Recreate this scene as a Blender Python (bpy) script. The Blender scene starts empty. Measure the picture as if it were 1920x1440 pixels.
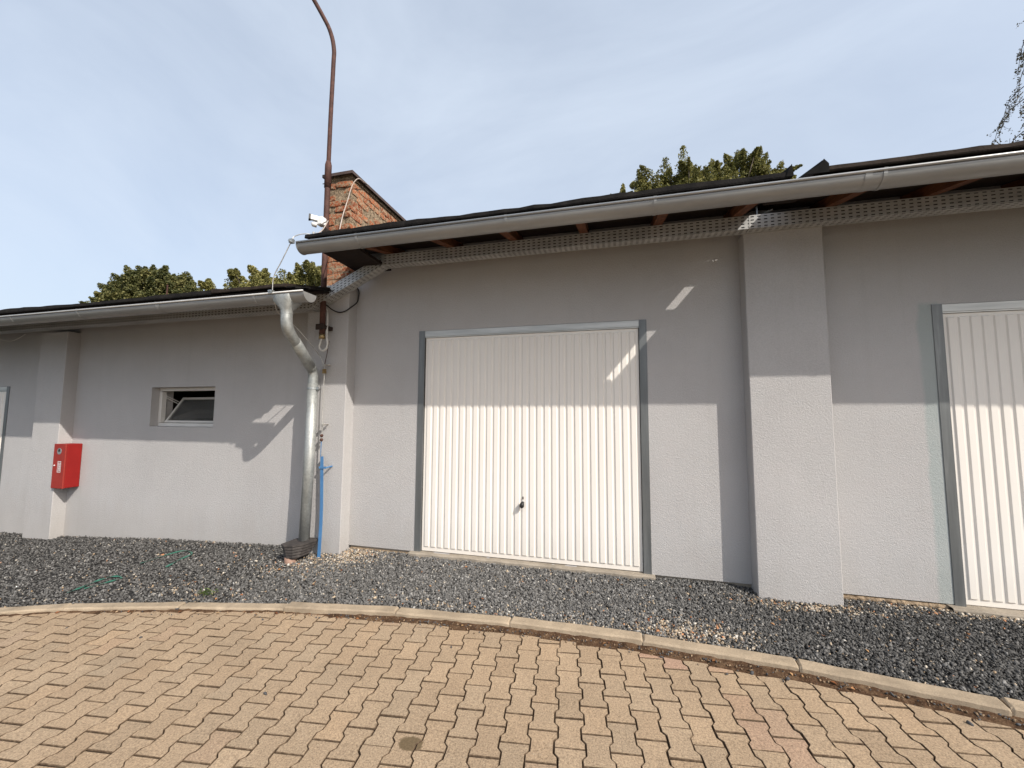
import bpy, math, random
import numpy as np
from mathutils import Vector, Matrix

random.seed(7); RNG = np.random.default_rng(11)
SC = bpy.context.scene; COL = SC.collection
R_ = math.radians

# ------------------------------------------------------------------ camera
CAMZ = 1.7917
def cam_axes(yaw, pitch, roll):
    fwd = Vector((-math.sin(yaw)*math.cos(pitch), math.cos(yaw)*math.cos(pitch), math.sin(pitch)))
    r0 = Vector((math.cos(yaw), math.sin(yaw), 0)); u0 = r0.cross(fwd)
    r = r0*math.cos(roll) + u0*math.sin(roll); u = u0*math.cos(roll) - r0*math.sin(roll)
    return r, u, fwd
cr, cu, cf = cam_axes(R_(14.38633), R_(4.49425), R_(0.28091))
cd = bpy.data.cameras.new('camera'); cam = bpy.data.objects.new('camera', cd); COL.objects.link(cam)
cd.sensor_fit = 'HORIZONTAL'; cd.sensor_width = 36.0; cd.lens = 745.0/1920*36.0
cd.clip_start = 0.02; cd.clip_end = 3000
m = Matrix(((cr.x, cu.x, -cf.x, 0), (cr.y, cu.y, -cf.y, 0), (cr.z, cu.z, -cf.z, CAMZ), (0, 0, 0, 1)))
cam.matrix_world = m
SC.camera = cam

# ------------------------------------------------------------------ world, sun, exposure
SUN_DIR = Vector((1.5, -1.0, 1.5)).normalized()
w = bpy.data.worlds.new('World'); SC.world = w; w.use_nodes = True
nt = w.node_tree; N = nt.nodes; L = nt.links
bg = N['Background']; bg.inputs[1].default_value = 0.15
sky = N.new('ShaderNodeTexSky'); sky.sky_type = 'NISHITA'; sky.sun_disc = False
sky.sun_elevation = math.asin(SUN_DIR.z); sky.sun_rotation = R_(123.7)
sky.air_density = 1.0; sky.dust_density = 4.5; sky.ozone_density = 1.0; sky.altitude = 200
tc = N.new('ShaderNodeTexCoord')
mp = N.new('ShaderNodeMapping'); mp.inputs['Scale'].default_value = (1.0, 2.2, 3.2); mp.inputs['Rotation'].default_value = (0.3, 0.25, 0.6)
L.new(tc.outputs['Generated'], mp.inputs[0])
n1 = N.new('ShaderNodeTexNoise'); n1.inputs['Scale'].default_value = 1.3; n1.inputs['Detail'].default_value = 7; n1.inputs['Roughness'].default_value = 0.58; n1.inputs['Distortion'].default_value = 0.6
L.new(mp.outputs[0], n1.inputs['Vector'])
cr1 = N.new('ShaderNodeValToRGB'); cr1.color_ramp.elements[0].position = 0.36; cr1.color_ramp.elements[1].position = 0.72
cr1.color_ramp.elements[0].color = (0.54, 0.54, 0.54, 1); cr1.color_ramp.elements[1].color = (0.74, 0.74, 0.74, 1)
L.new(n1.outputs[0], cr1.inputs[0])
mx = N.new('ShaderNodeMixRGB'); mx.inputs[2].default_value = (4.45, 4.98, 5.7, 1)
L.new(cr1.outputs[0], mx.inputs[0]); L.new(sky.outputs[0], mx.inputs[1]); L.new(mx.outputs[0], bg.inputs[0])

sd = bpy.data.lights.new('sun', 'SUN'); sd.energy = 3.9; sd.angle = R_(0.55); sd.color = (1.0, 0.94, 0.85)
sun = bpy.data.objects.new('sun', sd); COL.objects.link(sun)
sun.rotation_euler = SUN_DIR.to_track_quat('Z', 'Y').to_euler(); sun.location = (10, -8, 12)

vs = SC.view_settings; vs.view_transform = 'Standard'; vs.look = 'None'; vs.gamma = 1.0; vs.use_curve_mapping = False
vs.exposure = 0.30

# ------------------------------------------------------------------ materials
MATS = {}
class NB:
    def __init__(s, name, rough=0.8, metal=0.0, spec=0.5):
        s.m = bpy.data.materials.new(name); s.m.use_nodes = True; s.t = s.m.node_tree
        s.b = s.t.nodes['Principled BSDF']; s.b.inputs['Roughness'].default_value = rough
        s.b.inputs['Metallic'].default_value = metal; s.b.inputs['Specular IOR Level'].default_value = spec
        MATS[name] = s.m
    def n(s, t, **k):
        x = s.t.nodes.new(t)
        for a, v in k.items():
            if a.startswith('i_'): x.inputs[a[2:].replace('_', ' ')].default_value = v
            else: setattr(x, a, v)
        return x
    def l(s, a, b): s.t.links.new(a, b)
    def pos(s):
        g = s.n('ShaderNodeNewGeometry'); return g.outputs['Position']
    def obj(s): return s.n('ShaderNodeTexCoord').outputs['Object']
    def noise(s, vec, scale, detail=4, rough=0.55, dist=0.0):
        x = s.n('ShaderNodeTexNoise'); x.inputs['Scale'].default_value = scale; x.inputs['Detail'].default_value = detail
        x.inputs['Roughness'].default_value = rough; x.inputs['Distortion'].default_value = dist
        s.l(vec, x.inputs['Vector']); return x.outputs[0]
    def mapv(s, vec, scale=(1, 1, 1), rot=(0, 0, 0), loc=(0, 0, 0)):
        x = s.n('ShaderNodeMapping'); x.inputs['Scale'].default_value = scale; x.inputs['Rotation'].default_value = rot; x.inputs['Location'].default_value = loc
        s.l(vec, x.inputs[0]); return x.outputs[0]
    def ramp(s, fac, stops):
        x = s.n('ShaderNodeValToRGB'); e = x.color_ramp.elements
        while len(e) < len(stops): e.new(0.5)
        for q, (p, c) in zip(e, stops):
            q.position = p; q.color = (*c, 1) if len(c) == 3 else c
        s.l(fac, x.inputs[0]); return x.outputs[0]
    def mix(s, fac, a, b, mode='MIX'):
        x = s.n('ShaderNodeMixRGB', blend_type=mode)
        for i, v in ((0, fac), (1, a), (2, b)):
            if isinstance(v, (int, float)): x.inputs[i].default_value = v
            elif isinstance(v, tuple): x.inputs[i].default_value = (*v, 1)
            else: s.l(v, x.inputs[i])
        return x.outputs[0]
    def math(s, op, a, b=None, c=None):
        x = s.n('ShaderNodeMath', operation=op)
        for i, v in enumerate((a, b, c)):
            if v is None: continue
            if isinstance(v, (int, float)): x.inputs[i].default_value = v
            else: s.l(v, x.inputs[i])
        return x.outputs[0]
    def col(s, c):
        if isinstance(c, tuple): s.b.inputs['Base Color'].default_value = (*c, 1)
        else: s.l(c, s.b.inputs['Base Color'])
    def bump(s, h, dist=0.002, strength=1.0):
        x = s.n('ShaderNodeBump'); x.inputs['Distance'].default_value = dist; x.inputs['Strength'].default_value = strength
        s.l(h, x.inputs['Height']); s.l(x.outputs[0], s.b.inputs['Normal'])
    def rough(s, v): s.l(v, s.b.inputs['Roughness'])

def g3(v, t=(1, 1, 1)): return (v*t[0], v*t[1], v*t[2])

# stucco
b = NB('stucco', 0.95, spec=0.2); p = b.pos()
big = b.noise(p, 0.7, 5, 0.6); mid = b.noise(p, 5, 4, 0.6)
c = b.ramp(big, [(0.3, (0.422, 0.408, 0.405)), (0.72, (0.482, 0.466, 0.462))])
c = b.mix(b.ramp(mid, [(0.35, (0, 0, 0)), (0.75, (0.35, 0.35, 0.35))]), c, (0.455, 0.457, 0.455))
grain = b.noise(p, 120, 3, 0.65)
c = b.mix(0.28, c, b.ramp(grain, [(0.3, (0.62, 0.62, 0.62)), (0.7, (1.25, 1.25, 1.25))]), 'MULTIPLY')
vo = b.n('ShaderNodeTexVoronoi'); vo.inputs['Scale'].default_value = 2.4; vo.inputs['Randomness'].default_value = 1; b.l(p, vo.inputs['Vector'])
sp = b.ramp(vo.outputs['Distance'], [(0.012, (0.8, 0.8, 0.8)), (0.028, (0, 0, 0))])
c = b.mix(b.math('MULTIPLY', sp, b.ramp(b.noise(p, 1.3, 2), [(0.5, (0, 0, 0)), (0.62, (1, 1, 1))])), c, (0.07, 0.055, 0.045))
# vertical faint streaks under the eave and unpainted pale green band beside the right hand door frame
sx = b.n('ShaderNodeSeparateXYZ'); b.l(p, sx.inputs[0])
st = b.noise(b.mapv(p, (9, 9, 0.25)), 1.0, 4, 0.6)
c = b.mix(b.math('MULTIPLY', b.ramp(st, [(0.55, (0, 0, 0)), (0.8, (1, 1, 1))]), 0.10), c, (0.25, 0.235, 0.22))
edge = b.math('ADD', sx.outputs[0], b.math('MULTIPLY', b.math('SUBTRACT', b.noise(p, 3.5, 3), 0.5), 0.07))
band = b.math('MULTIPLY', b.ramp(edge, [(0.0, (0, 0, 0)), (1.0, (1, 1, 1))]), 1.0)
mr = b.n('ShaderNodeMapRange'); mr.inputs['From Min'].default_value = 2.665; mr.inputs['From Max'].default_value = 2.695; b.l(edge, mr.inputs['Value'])
mr2 = b.n('ShaderNodeMapRange'); mr2.inputs['From Min'].default_value = 2.83; mr2.inputs['From Max'].default_value = 2.84; b.l(sx.outputs[0], mr2.inputs['Value'])
mr3 = b.n('ShaderNodeMapRange'); mr3.inputs['From Min'].default_value = 2.84; mr3.inputs['From Max'].default_value = 2.80; b.l(sx.outputs[2], mr3.inputs['Value'])
band = b.math('MULTIPLY', b.math('MULTIPLY', mr.outputs[0], b.math('SUBTRACT', 1.0, mr2.outputs[0])), mr3.outputs[0])
c = b.mix(b.math('MULTIPLY', band, 0.75), c, (0.33, 0.375, 0.37))
foot = b.n('ShaderNodeMapRange'); foot.inputs['From Min'].default_value = 0.62; foot.inputs['From Max'].default_value = 0.0; b.l(b.math('ADD', sx.outputs[2], b.math('MULTIPLY', b.math('SUBTRACT', b.noise(b.mapv(p, (3, 3, 0.8)), 1.6, 5, 0.7), 0.5), 0.9)), foot.inputs['Value'])
c = b.mix(b.math('MULTIPLY', foot.outputs[0], 0.22), c, (0.30, 0.255, 0.20))
pt = b.ramp(b.noise(b.mapv(p, (1, 1, 0.6)), 1.7, 3, 0.5), [(0.52, (0, 0, 0)), (0.60, (1, 1, 1))])
c = b.mix(b.math('MULTIPLY', pt, 0.14), c, (0.50, 0.485, 0.475))
b.col(c)
hgt = b.math('ADD', b.math('MULTIPLY', grain, 1.0), b.math('MULTIPLY', b.noise(p, 55, 3, 0.6), 0.7))
b.bump(hgt, 0.0048, 1.0)

# rough plinth / threshold concrete
for nm, cc in (('concrete', (0.36, 0.31, 0.25)), ('kerb_concrete', (0.40, 0.318, 0.228))):
    b = NB(nm, 0.95, spec=0.2); p = b.pos()
    c = b.ramp(b.noise(p, 6, 6, 0.65), [(0.3, tuple(v*0.72 for v in cc)), (0.7, tuple(v*1.12 for v in cc))])
    fine = b.noise(p, 170, 3, 0.7)
    c = b.mix(0.5, c, b.ramp(fine, [(0.3, (0.6, 0.6, 0.6)), (0.7, (1.25, 1.25, 1.25))]), 'MULTIPLY')
    stn = b.ramp(b.noise(p, 2.3, 5, 0.7), [(0.5, (0, 0, 0)), (0.7, (0.6, 0.6, 0.6))])
    c = b.mix(stn, c, tuple(v*0.55 for v in cc)); b.col(c)
    b.bump(b.math('ADD', b.noise(p, 30, 5, 0.7), b.math('MULTIPLY', fine, 0.3)), 0.006, 0.8)

# pavers
def paver_mat(nm, attr):
    b = NB(nm, 0.93, spec=0.25); p = b.pos()
    if attr:
        a = b.n('ShaderNodeAttribute', attribute_name='tint'); base = a.outputs['Color']
    else:
        base = b.n('ShaderNodeObjectInfo').outputs['Color']
    dirt = b.ramp(b.noise(p, 2.2, 6, 0.65), [(0.3, (0.86, 0.855, 0.85)), (0.7, (1.05, 1.05, 1.05))])
    c = b.mix(1.0, base, dirt, 'MULTIPLY')
    f1 = b.noise(p, 105, 4, 0.8)
    c = b.mix(0.9, c, b.ramp(f1, [(0.30, (0.42, 0.39, 0.35)), (0.5, (1, 1, 1)), (0.70, (1.55, 1.52, 1.46))]), 'MULTIPLY')
    v = b.n('ShaderNodeTexVoronoi'); v.inputs['Scale'].default_value = 95; b.l(p, v.inputs['Vector'])
    spk = b.math('MULTIPLY', b.ramp(v.outputs['Distance'], [(0.10, (1, 1, 1)), (0.26, (0, 0, 0))]), b.ramp(b.noise(p, 60, 2), [(0.52, (0, 0, 0)), (0.6, (1, 1, 1))]))
    c = b.mix(b.math('MULTIPLY', spk, 0.6), c, (0.62, 0.52, 0.38))
    v2 = b.n('ShaderNodeTexVoronoi'); v2.inputs['Scale'].default_value = 42; b.l(p, v2.inputs['Vector'])
    pit = b.math('MULTIPLY', b.ramp(v2.outputs['Distance'], [(0.06, (1, 1, 1)), (0.14, (0, 0, 0))]), b.ramp(b.noise(p, 17, 2), [(0.58, (0, 0, 0)), (0.66, (1, 1, 1))]))
    c = b.mix(b.math('MULTIPLY', pit, 0.75), c, (0.09, 0.065, 0.045))
    # pale scuffs and one damp patch in the joint hollow
    sc_ = b.ramp(b.noise(b.mapv(p, (3, 14, 3), (0, 0, 0.7)), 1.6, 5, 0.7), [(0.66, (0, 0, 0)), (0.8, (0.5, 0.5, 0.5))])
    c = b.mix(sc_, c, (0.46, 0.40, 0.32))
    dm = b.n('ShaderNodeVectorMath', operation='DISTANCE'); b.l(b.mapv(p, (1, 1.5, 0)), dm.inputs[0]); dm.inputs[1].default_value = (-1.075, 2.063*1.5, 0)
    dmv = b.math('ADD', dm.outputs['Value'], b.math('MULTIPLY', b.math('SUBTRACT', b.noise(p, 22, 3), 0.5), 0.05))
    c = b.mix(b.math('MULTIPLY', b.ramp(dmv, [(0.062, (1, 1, 1)), (0.078, (0, 0, 0))]), 0.85), c, (0.10, 0.07, 0.035))
    b.col(c)
    b.bump(b.math('ADD', f1, b.math('MULTIPLY', b.noise(p, 45, 4, 0.6), 0.8)), 0.0035, 0.9)
b = NB('paver_edge', 1.0, spec=0.1); p = b.pos()
b.col(b.ramp(b.noise(p, 35, 4, 0.7), [(0.3, (0.06, 0.04, 0.026)), (0.55, (0.14, 0.098, 0.064)), (0.72, (0.27, 0.20, 0.135))])); b.bump(b.noise(p, 120, 3), 0.003, 1.0)
paver_mat('paver_single', False); paver_mat('paver_merged', True)

b = NB('soil', 1.0, spec=0.1); p = b.pos()
c = b.ramp(b.noise(p, 14, 6, 0.7), [(0.3, (0.030, 0.018, 0.012)), (0.5, (0.085, 0.048, 0.028)), (0.72, (0.18, 0.115, 0.068))])
c = b.mix(b.ramp(b.noise(p, 90, 3), [(0.55, (0, 0, 0)), (0.7, (0.6, 0.6, 0.6))]), c, (0.22, 0.15, 0.09)); b.col(c)
b.bump(b.noise(p, 80, 4, 0.7), 0.012, 1.0)
b = NB('joint_soil', 1.0, spec=0.1); p = b.pos()
b.col(b.ramp(b.noise(p, 20, 5, 0.7), [(0.3, (0.014, 0.009, 0.006)), (0.7, (0.055, 0.036, 0.023))])); b.bump(b.noise(p, 150, 3), 0.004, 1.0)
b = NB('yard', 1.0, spec=0.2); p = b.pos()
b.col(b.ramp(b.noise(p, 3, 5), [(0.3, (0.27, 0.205, 0.14)), (0.7, (0.36, 0.28, 0.19))])); b.bump(b.noise(p, 40, 4), 0.004, 1.0)
b = NB('low_bounce_dark', 0.9, spec=0.3); p = b.pos()
b.col(b.ramp(b.noise(p, 30, 5), [(0.3, (0.035, 0.035, 0.036)), (0.7, (0.07, 0.07, 0.07))])); b.bump(b.noise(p, 120, 3), 0.004, 1.0)  # dark surface for the unseen lane, keeps bounce light low
b = NB('earth', 1.0, spec=0.1); p = b.pos()
b.col(b.ramp(b.noise(p, 0.4, 6), [(0.35, (0.06, 0.075, 0.03)), (0.7, (0.14, 0.12, 0.07))])); b.bump(b.noise(p, 4, 4), 0.05, 1.0)
b = NB('gravel_base', 1.0, spec=0.1); p = b.pos()
b.col(b.ramp(b.noise(p, 60, 4, 0.7), [(0.35, (0.012, 0.012, 0.013)), (0.7, (0.075, 0.072, 0.07))])); b.bump(b.noise(p, 60, 3), 0.02, 1.0)
b = NB('gravel_stone', 0.8, spec=0.35); p = b.pos()
a = b.n('ShaderNodeAttribute', attribute_name='tint')
b.col(b.mix(0.5, a.outputs['Color'], b.ramp(b.noise(p, 120, 3), [(0.3, (0.7, 0.7, 0.7)), (0.7, (1.25, 1.25, 1.25))]), 'MULTIPLY'))
b.bump(b.noise(p, 200, 3), 0.002, 0.6)

# door paint, metals
b = NB('door_white', 0.42, spec=0.4); p = b.pos()
c = b.ramp(b.noise(p, 1.1, 4), [(0.3, (0.79, 0.745, 0.69)), (0.7, (0.82, 0.78, 0.725))])
dr = b.ramp(b.noise(b.mapv(p, (7, 7, 0.5)), 1.0, 5, 0.65), [(0.55, (0, 0, 0)), (0.85, (0.25, 0.25, 0.25))])
c = b.mix(dr, c, (0.60, 0.55, 0.49))
sz = b.n('ShaderNodeSeparateXYZ'); b.l(p, sz.inputs[0]); dz_ = b.n('ShaderNodeMapRange'); dz_.inputs['From Min'].default_value = 0.60; dz_.inputs['From Max'].default_value = 0.18
b.l(b.math('ADD', sz.outputs[2], b.math('MULTIPLY', b.math('SUBTRACT', b.noise(b.mapv(p, (6, 6, 2)), 1.5, 5, 0.7), 0.5), 0.5)), dz_.inputs['Value'])
c = b.mix(b.math('MULTIPLY', dz_.outputs[0], 0.22), c, (0.50, 0.43, 0.35)); b.col(c)
b = NB('white_frame', 0.4, spec=0.4); p = b.pos()
b.col(b.ramp(b.noise(p, 3, 4), [(0.3, (0.58, 0.56, 0.53)), (0.7, (0.68, 0.66, 0.63))]))
b = NB('white_plastic', 0.35); b.col((0.78, 0.78, 0.77))
def metal(nm, c0, c1, rough=0.45, sc=8, stretch=(1, 1, 1), met=0.75, spang=True):
    b = NB(nm, rough, met); p = b.pos()
    n = b.noise(b.mapv(p, stretch), sc, 6, 0.65)
    c = b.ramp(n, [(0.3, c0), (0.7, c1)])
    if spang:
        v = b.n('ShaderNodeTexVoronoi'); v.inputs['Scale'].default_value = 55; b.l(p, v.inputs['Vector'])
        bw = b.n('ShaderNodeRGBToBW'); b.l(v.outputs['Color'], bw.inputs[0]); c = b.mix(0.22, c, b.ramp(bw.outputs[0], [(0.2, (0.35, 0.35, 0.35)), (0.8, (0.75, 0.75, 0.75))]), 'OVERLAY')
    b.col(c); b.rough(b.ramp(b.noise(p, sc*2, 4), [(0.3, (rough*0.8,)*3), (0.7, (min(1, rough*1.3),)*3)]))
    b.bump(b.noise(p, 25, 3), 0.0008, 0.5)
metal('galvanised', (0.30, 0.32, 0.325), (0.52, 0.54, 0.54), 0.42, 9, (1, 1, 1), 0.8)
metal('pipe_metal', (0.27, 0.285, 0.28), (0.45, 0.46, 0.445), 0.5, 7, (1, 1, 0.4), 0.6)
metal('gutter_metal', (0.25, 0.25, 0.247), (0.33, 0.33, 0.325), 0.48, 4, (0.3, 1, 1), 0.4, False)
metal('lit_bead_metal', (0.36, 0.36, 0.355), (0.48, 0.475, 0.465), 0.38, 4, (0.3, 1, 1), 0.5, False)  # paler copy of the gutter metal: the bead's brighter light is in the colour
metal('wire_metal', (0.40, 0.39, 0.37), (0.6, 0.58, 0.54), 0.45, 30)
metal('brass', (0.28, 0.20, 0.10), (0.45, 0.34, 0.18), 0.45, 30, met=0.9, spang=False)
# door frame of brushed zinc
b = NB('frame_zinc', 0.5, 0.6); p = b.pos()
n = b.noise(b.mapv(p, (14, 14, 1.2)), 1.0, 5, 0.65)
c = b.ramp(n, [(0.3, (0.13, 0.138, 0.14)), (0.6, (0.19, 0.198, 0.20)), (0.8, (0.29, 0.30, 0.30))]); b.col(c); b.bump(b.noise(p, 40, 3), 0.001, 0.5)
b = NB('lintel_zinc', 0.5, 0.5); p = b.pos()
n = b.noise(b.mapv(p, (1.2, 14, 14)), 1.0, 5, 0.65)
c = b.ramp(n, [(0.3, (0.42, 0.43, 0.42)), (0.7, (0.66, 0.66, 0.64))]); b.col(c); b.bump(b.noise(p, 40, 3), 0.001, 0.5)
# perforated tray: real holes
b = NB('tray_metal', 0.5, 0.25); p = b.pos()
c = b.ramp(b.noise(b.mapv(p, (0.6, 2, 2)), 4, 6, 0.65), [(0.3, (0.34, 0.344, 0.343)), (0.72, (0.56, 0.564, 0.56))]); b.col(c)
uv = b.n('ShaderNodeUVMap').outputs[0]; sp_ = b.n('ShaderNodeSeparateXYZ'); b.l(uv, sp_.inputs[0])
vv = b.math('DIVIDE', sp_.outputs[1], 0.029); row = b.math('FLOOR', vv)
uu = b.math('ADD', b.math('DIVIDE', sp_.outputs[0], 0.056), b.math('MULTIPLY', b.math('MODULO', b.math('ABSOLUTE', row), 2.0), 0.0))
fu = b.math('ABSOLUTE', b.math('SUBTRACT', b.math('FRACT', uu), 0.5)); fv = b.math('ABSOLUTE', b.math('SUBTRACT', b.math('FRACT', vv), 0.5))
hole = b.math('MULTIPLY', b.math('LESS_THAN', fu, 0.25), b.math('LESS_THAN', fv, 0.165))
tr = b.n('ShaderNodeBsdfTransparent'); ms = b.n('ShaderNodeMixShader'); b.l(hole, ms.inputs[0]); b.l(b.b.outputs[0], ms.inputs[1]); b.l(tr.outputs[0], ms.inputs[2])
b.l(ms.outputs[0], b.t.nodes['Material Output'].inputs['Surface'])

def plain(nm, c0, c1, rough, sc, dist=0.002, bsc=40, spec=0.4, stretch=(1, 1, 1)):
    b = NB(nm, rough, spec=spec); p = b.pos()
    b.col(b.ramp(b.noise(b.mapv(p, stretch), sc, 6, 0.65), [(0.32, c0), (0.68, c1)])); b.bump(b.noise(p, bsc, 4, 0.6), dist, 0.8)
plain('bitumen', (0.008, 0.0075, 0.0075), (0.020, 0.018, 0.017), 0.95, 9, 0.006, 60, 0.1)
plain('bitumen_brown', (0.018, 0.014, 0.012), (0.045, 0.034, 0.027), 0.95, 7, 0.006, 60, 0.1)
plain('flashing', (0.006, 0.006, 0.006), (0.014, 0.013, 0.012), 0.9, 12, 0.002, 30, 0.1)
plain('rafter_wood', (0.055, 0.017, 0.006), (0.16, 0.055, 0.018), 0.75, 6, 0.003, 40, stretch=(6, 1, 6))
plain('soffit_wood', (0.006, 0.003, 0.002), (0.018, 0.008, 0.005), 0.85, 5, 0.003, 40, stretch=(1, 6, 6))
plain('rust', (0.045, 0.018, 0.013), (0.105, 0.045, 0.033), 0.75, 14, 0.002, 70)
plain('rust_dark', (0.012, 0.009, 0.008), (0.05, 0.03, 0.022), 0.8, 20, 0.003, 70)
plain('mortar', (0.10, 0.07, 0.045), (0.42, 0.32, 0.22), 1.0, 22, 0.03, 35, 0.1)
plain('cap_metal', (0.05, 0.034, 0.028), (0.10, 0.066, 0.054), 0.6, 8, 0.002, 30)
plain('blue_paint', (0.055, 0.155, 0.33), (0.075, 0.205, 0.40), 0.45, 10, 0.001, 50)
plain('red_paint', (0.225, 0.005, 0.004), (0.27, 0.008, 0.006), 0.55, 5, 0.0008, 30)
plain('red_door', (0.26, 0.022, 0.015), (0.31, 0.03, 0.02), 0.6, 5, 0.0008, 30)
plain('black_plastic', (0.008, 0.008, 0.009), (0.02, 0.02, 0.02), 0.4, 10, 0.0008, 50)
plain('grey_plastic', (0.03, 0.026, 0.025), (0.075, 0.065, 0.06), 0.6, 15, 0.001, 50)
plain('terracotta_pipe', (0.26, 0.155, 0.115), (0.37, 0.24, 0.18), 0.7, 10, 0.001, 50)
plain('white_cable', (0.52, 0.50, 0.46), (0.66, 0.64, 0.60), 0.5, 10)
plain('tan_cable', (0.36, 0.29, 0.24), (0.48, 0.40, 0.34), 0.5, 10)
plain('green_strap', (0.02, 0.10, 0.07), (0.05, 0.18, 0.13), 0.4, 30)
plain('bark', (0.035, 0.028, 0.02), (0.10, 0.08, 0.06), 0.95, 8, 0.02, 20)
plain('interior', (0.10, 0.095, 0.088), (0.17, 0.16, 0.15), 0.95, 3)
b = NB('brick', 0.95, spec=0.15); p = b.pos(); oi = b.n('ShaderNodeObjectInfo')
c = b.ramp(oi.outputs['Random'], [(0.0, (0.27, 0.075, 0.035)), (0.45, (0.40, 0.125, 0.055)), (0.8, (0.47, 0.17, 0.08)), (1.0, (0.40, 0.22, 0.13))])
c = b.mix(b.ramp(b.noise(p, 26, 5, 0.7), [(0.44, (0, 0, 0)), (0.58, (0.95, 0.95, 0.95))]), c, (0.40, 0.30, 0.20))
c = b.mix(0.6, c, b.ramp(b.noise(p, 70, 4), [(0.3, (0.55, 0.5, 0.5)), (0.7, (1.2, 1.2, 1.2))]), 'MULTIPLY'); b.col(c)
b.bump(b.noise(p, 45, 5, 0.7), 0.014, 1.0)
b = NB('glass', 0.03, spec=0.5); b.b.inputs['Transmission Weight'].default_value = 1.0; b.b.inputs['IOR'].default_value = 1.45; b.col((0.75, 0.78, 0.76))
dfs = b.n('ShaderNodeBsdfDiffuse'); dfs.inputs[0].default_value = (0.30, 0.30, 0.29, 1); mg = b.n('ShaderNodeMixShader'); mg.inputs[0].default_value = 0.16
b.l(b.b.outputs[0], mg.inputs[1]); b.l(dfs.outputs[0], mg.inputs[2]); b.l(mg.outputs[0], b.t.nodes['Material Output'].inputs['Surface'])
def leaf_mat(nm, c0, c1, c2):
    b = NB(nm, 0.6, spec=0.3); a = b.n('ShaderNodeAttribute', attribute_name='tint')
    c = b.ramp(a.outputs['Fac'], [(0.0, c0), (0.5, c1), (1.0, c2)]); b.col(c)
    t = b.n('ShaderNodeBsdfTranslucent'); b.l(c, t.inputs[0]); ms = b.n('ShaderNodeMixShader'); ms.inputs[0].default_value = 0.28
    b.l(b.b.outputs[0], ms.inputs[1]); b.l(t.outputs[0], ms.inputs[2]); b.l(ms.outputs[0], b.t.nodes['Material Output'].inputs['Surface'])
leaf_mat('leaf', (0.075, 0.08, 0.024), (0.21, 0.20, 0.062), (0.44, 0.39, 0.15))
leaf_mat('leaf_dark', (0.045, 0.055, 0.02), (0.12, 0.125, 0.042), (0.28, 0.25, 0.095))
leaf_mat('leaf_birch', (0.06, 0.05, 0.03), (0.12, 0.10, 0.055), (0.20, 0.16, 0.08))
leaf_mat('weed_leaf', (0.05, 0.09, 0.02), (0.10, 0.15, 0.04), (0.18, 0.20, 0.07))
leaf_mat('dry_leaf', (0.20, 0.07, 0.03), (0.40, 0.17, 0.07), (0.55, 0.36, 0.18))

# ------------------------------------------------------------------ mesh helpers
def link(o, parent=None):
    COL.objects.link(o)
    if parent is not None: o.parent = parent
    return o
def mesh(name, verts, faces, mat, parent=None, smooth=False, mats=None, fmat=None, uvs=None):
    me = bpy.data.meshes.new(name); me.from_pydata([tuple(v) for v in verts], [], [tuple(f) for f in faces])
    for mm in ([mat] if mats is None else mats): me.materials.append(MATS[mm])
    if fmat is not None: me.polygons.foreach_set('material_index', fmat)
    if smooth: me.polygons.foreach_set('use_smooth', [True]*len(me.polygons))
    if uvs is not None:
        lay = me.uv_layers.new(name='UVMap'); i = 0
        for f in uvs:
            for q in f: lay.data[i].uv = q; i += 1
    me.update()
    return link(bpy.data.objects.new(name, me), parent)
class G:
    """collects geometry for one mesh"""
    def __init__(s): s.v = []; s.f = []; s.uv = []
    def add(s, vs, fs):
        o = len(s.v); s.v += [tuple(v) for v in vs]; s.f += [tuple(o+i for i in f) for f in fs]
    def box(s, x0, x1, y0, y1, z0, z1):
        s.add([(x0,y0,z0),(x1,y0,z0),(x1,y1,z0),(x0,y1,z0),(x0,y0,z1),(x1,y0,z1),(x1,y1,z1),(x0,y1,z1)],
              [(0,3,2,1),(4,5,6,7),(0,1,5,4),(1,2,6,5),(2,3,7,6),(3,0,4,7)])
    def prism(s, pts, d):
        """polygon pts (3D, planar) extruded by vector d"""
        n = len(pts); d = Vector(d)
        s.add([Vector(p) for p in pts] + [Vector(p)+d for p in pts],
              [tuple(range(n))[::-1], tuple(range(n, 2*n))] + [(i, (i+1) % n, n+(i+1) % n, n+i) for i in range(n)])
    def tube(s, pts, r, seg=10, caps=True):
        pts = [Vector(p) for p in pts]; n = len(pts); rr = r if isinstance(r, (list, tuple)) else [r]*n
        tang = []
        for i in range(n):
            a = pts[max(0, i-1)]; b_ = pts[min(n-1, i+1)]; t = (b_-a)
            tang.append(t.normalized() if t.length > 1e-9 else Vector((0, 0, 1)))
        ref = Vector((0, 0, 1)) if abs(tang[0].z) < 0.9 else Vector((1, 0, 0))
        u = tang[0].cross(ref).normalized(); o = len(s.v)
        for i in range(n):
            u = (u - tang[i]*u.dot(tang[i])).normalized(); v = tang[i].cross(u)
            for k in range(seg):
                a = 2*math.pi*k/seg; s.v.append(tuple(pts[i] + (u*math.cos(a) + v*math.sin(a))*rr[i]))
        for i in range(n-1):
            for k in range(seg):
                k2 = (k+1) % seg; s.f.append((o+i*seg+k, o+i*seg+k2, o+(i+1)*seg+k2, o+(i+1)*seg+k))
        if caps:
            s.f.append(tuple(o+k for k in range(seg))[::-1]); s.f.append(tuple(o+(n-1)*seg+k for k in range(seg)))
    def out(s, name, mat, parent=None, smooth=False): return mesh(name, s.v, s.f, mat, parent, smooth)
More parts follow.
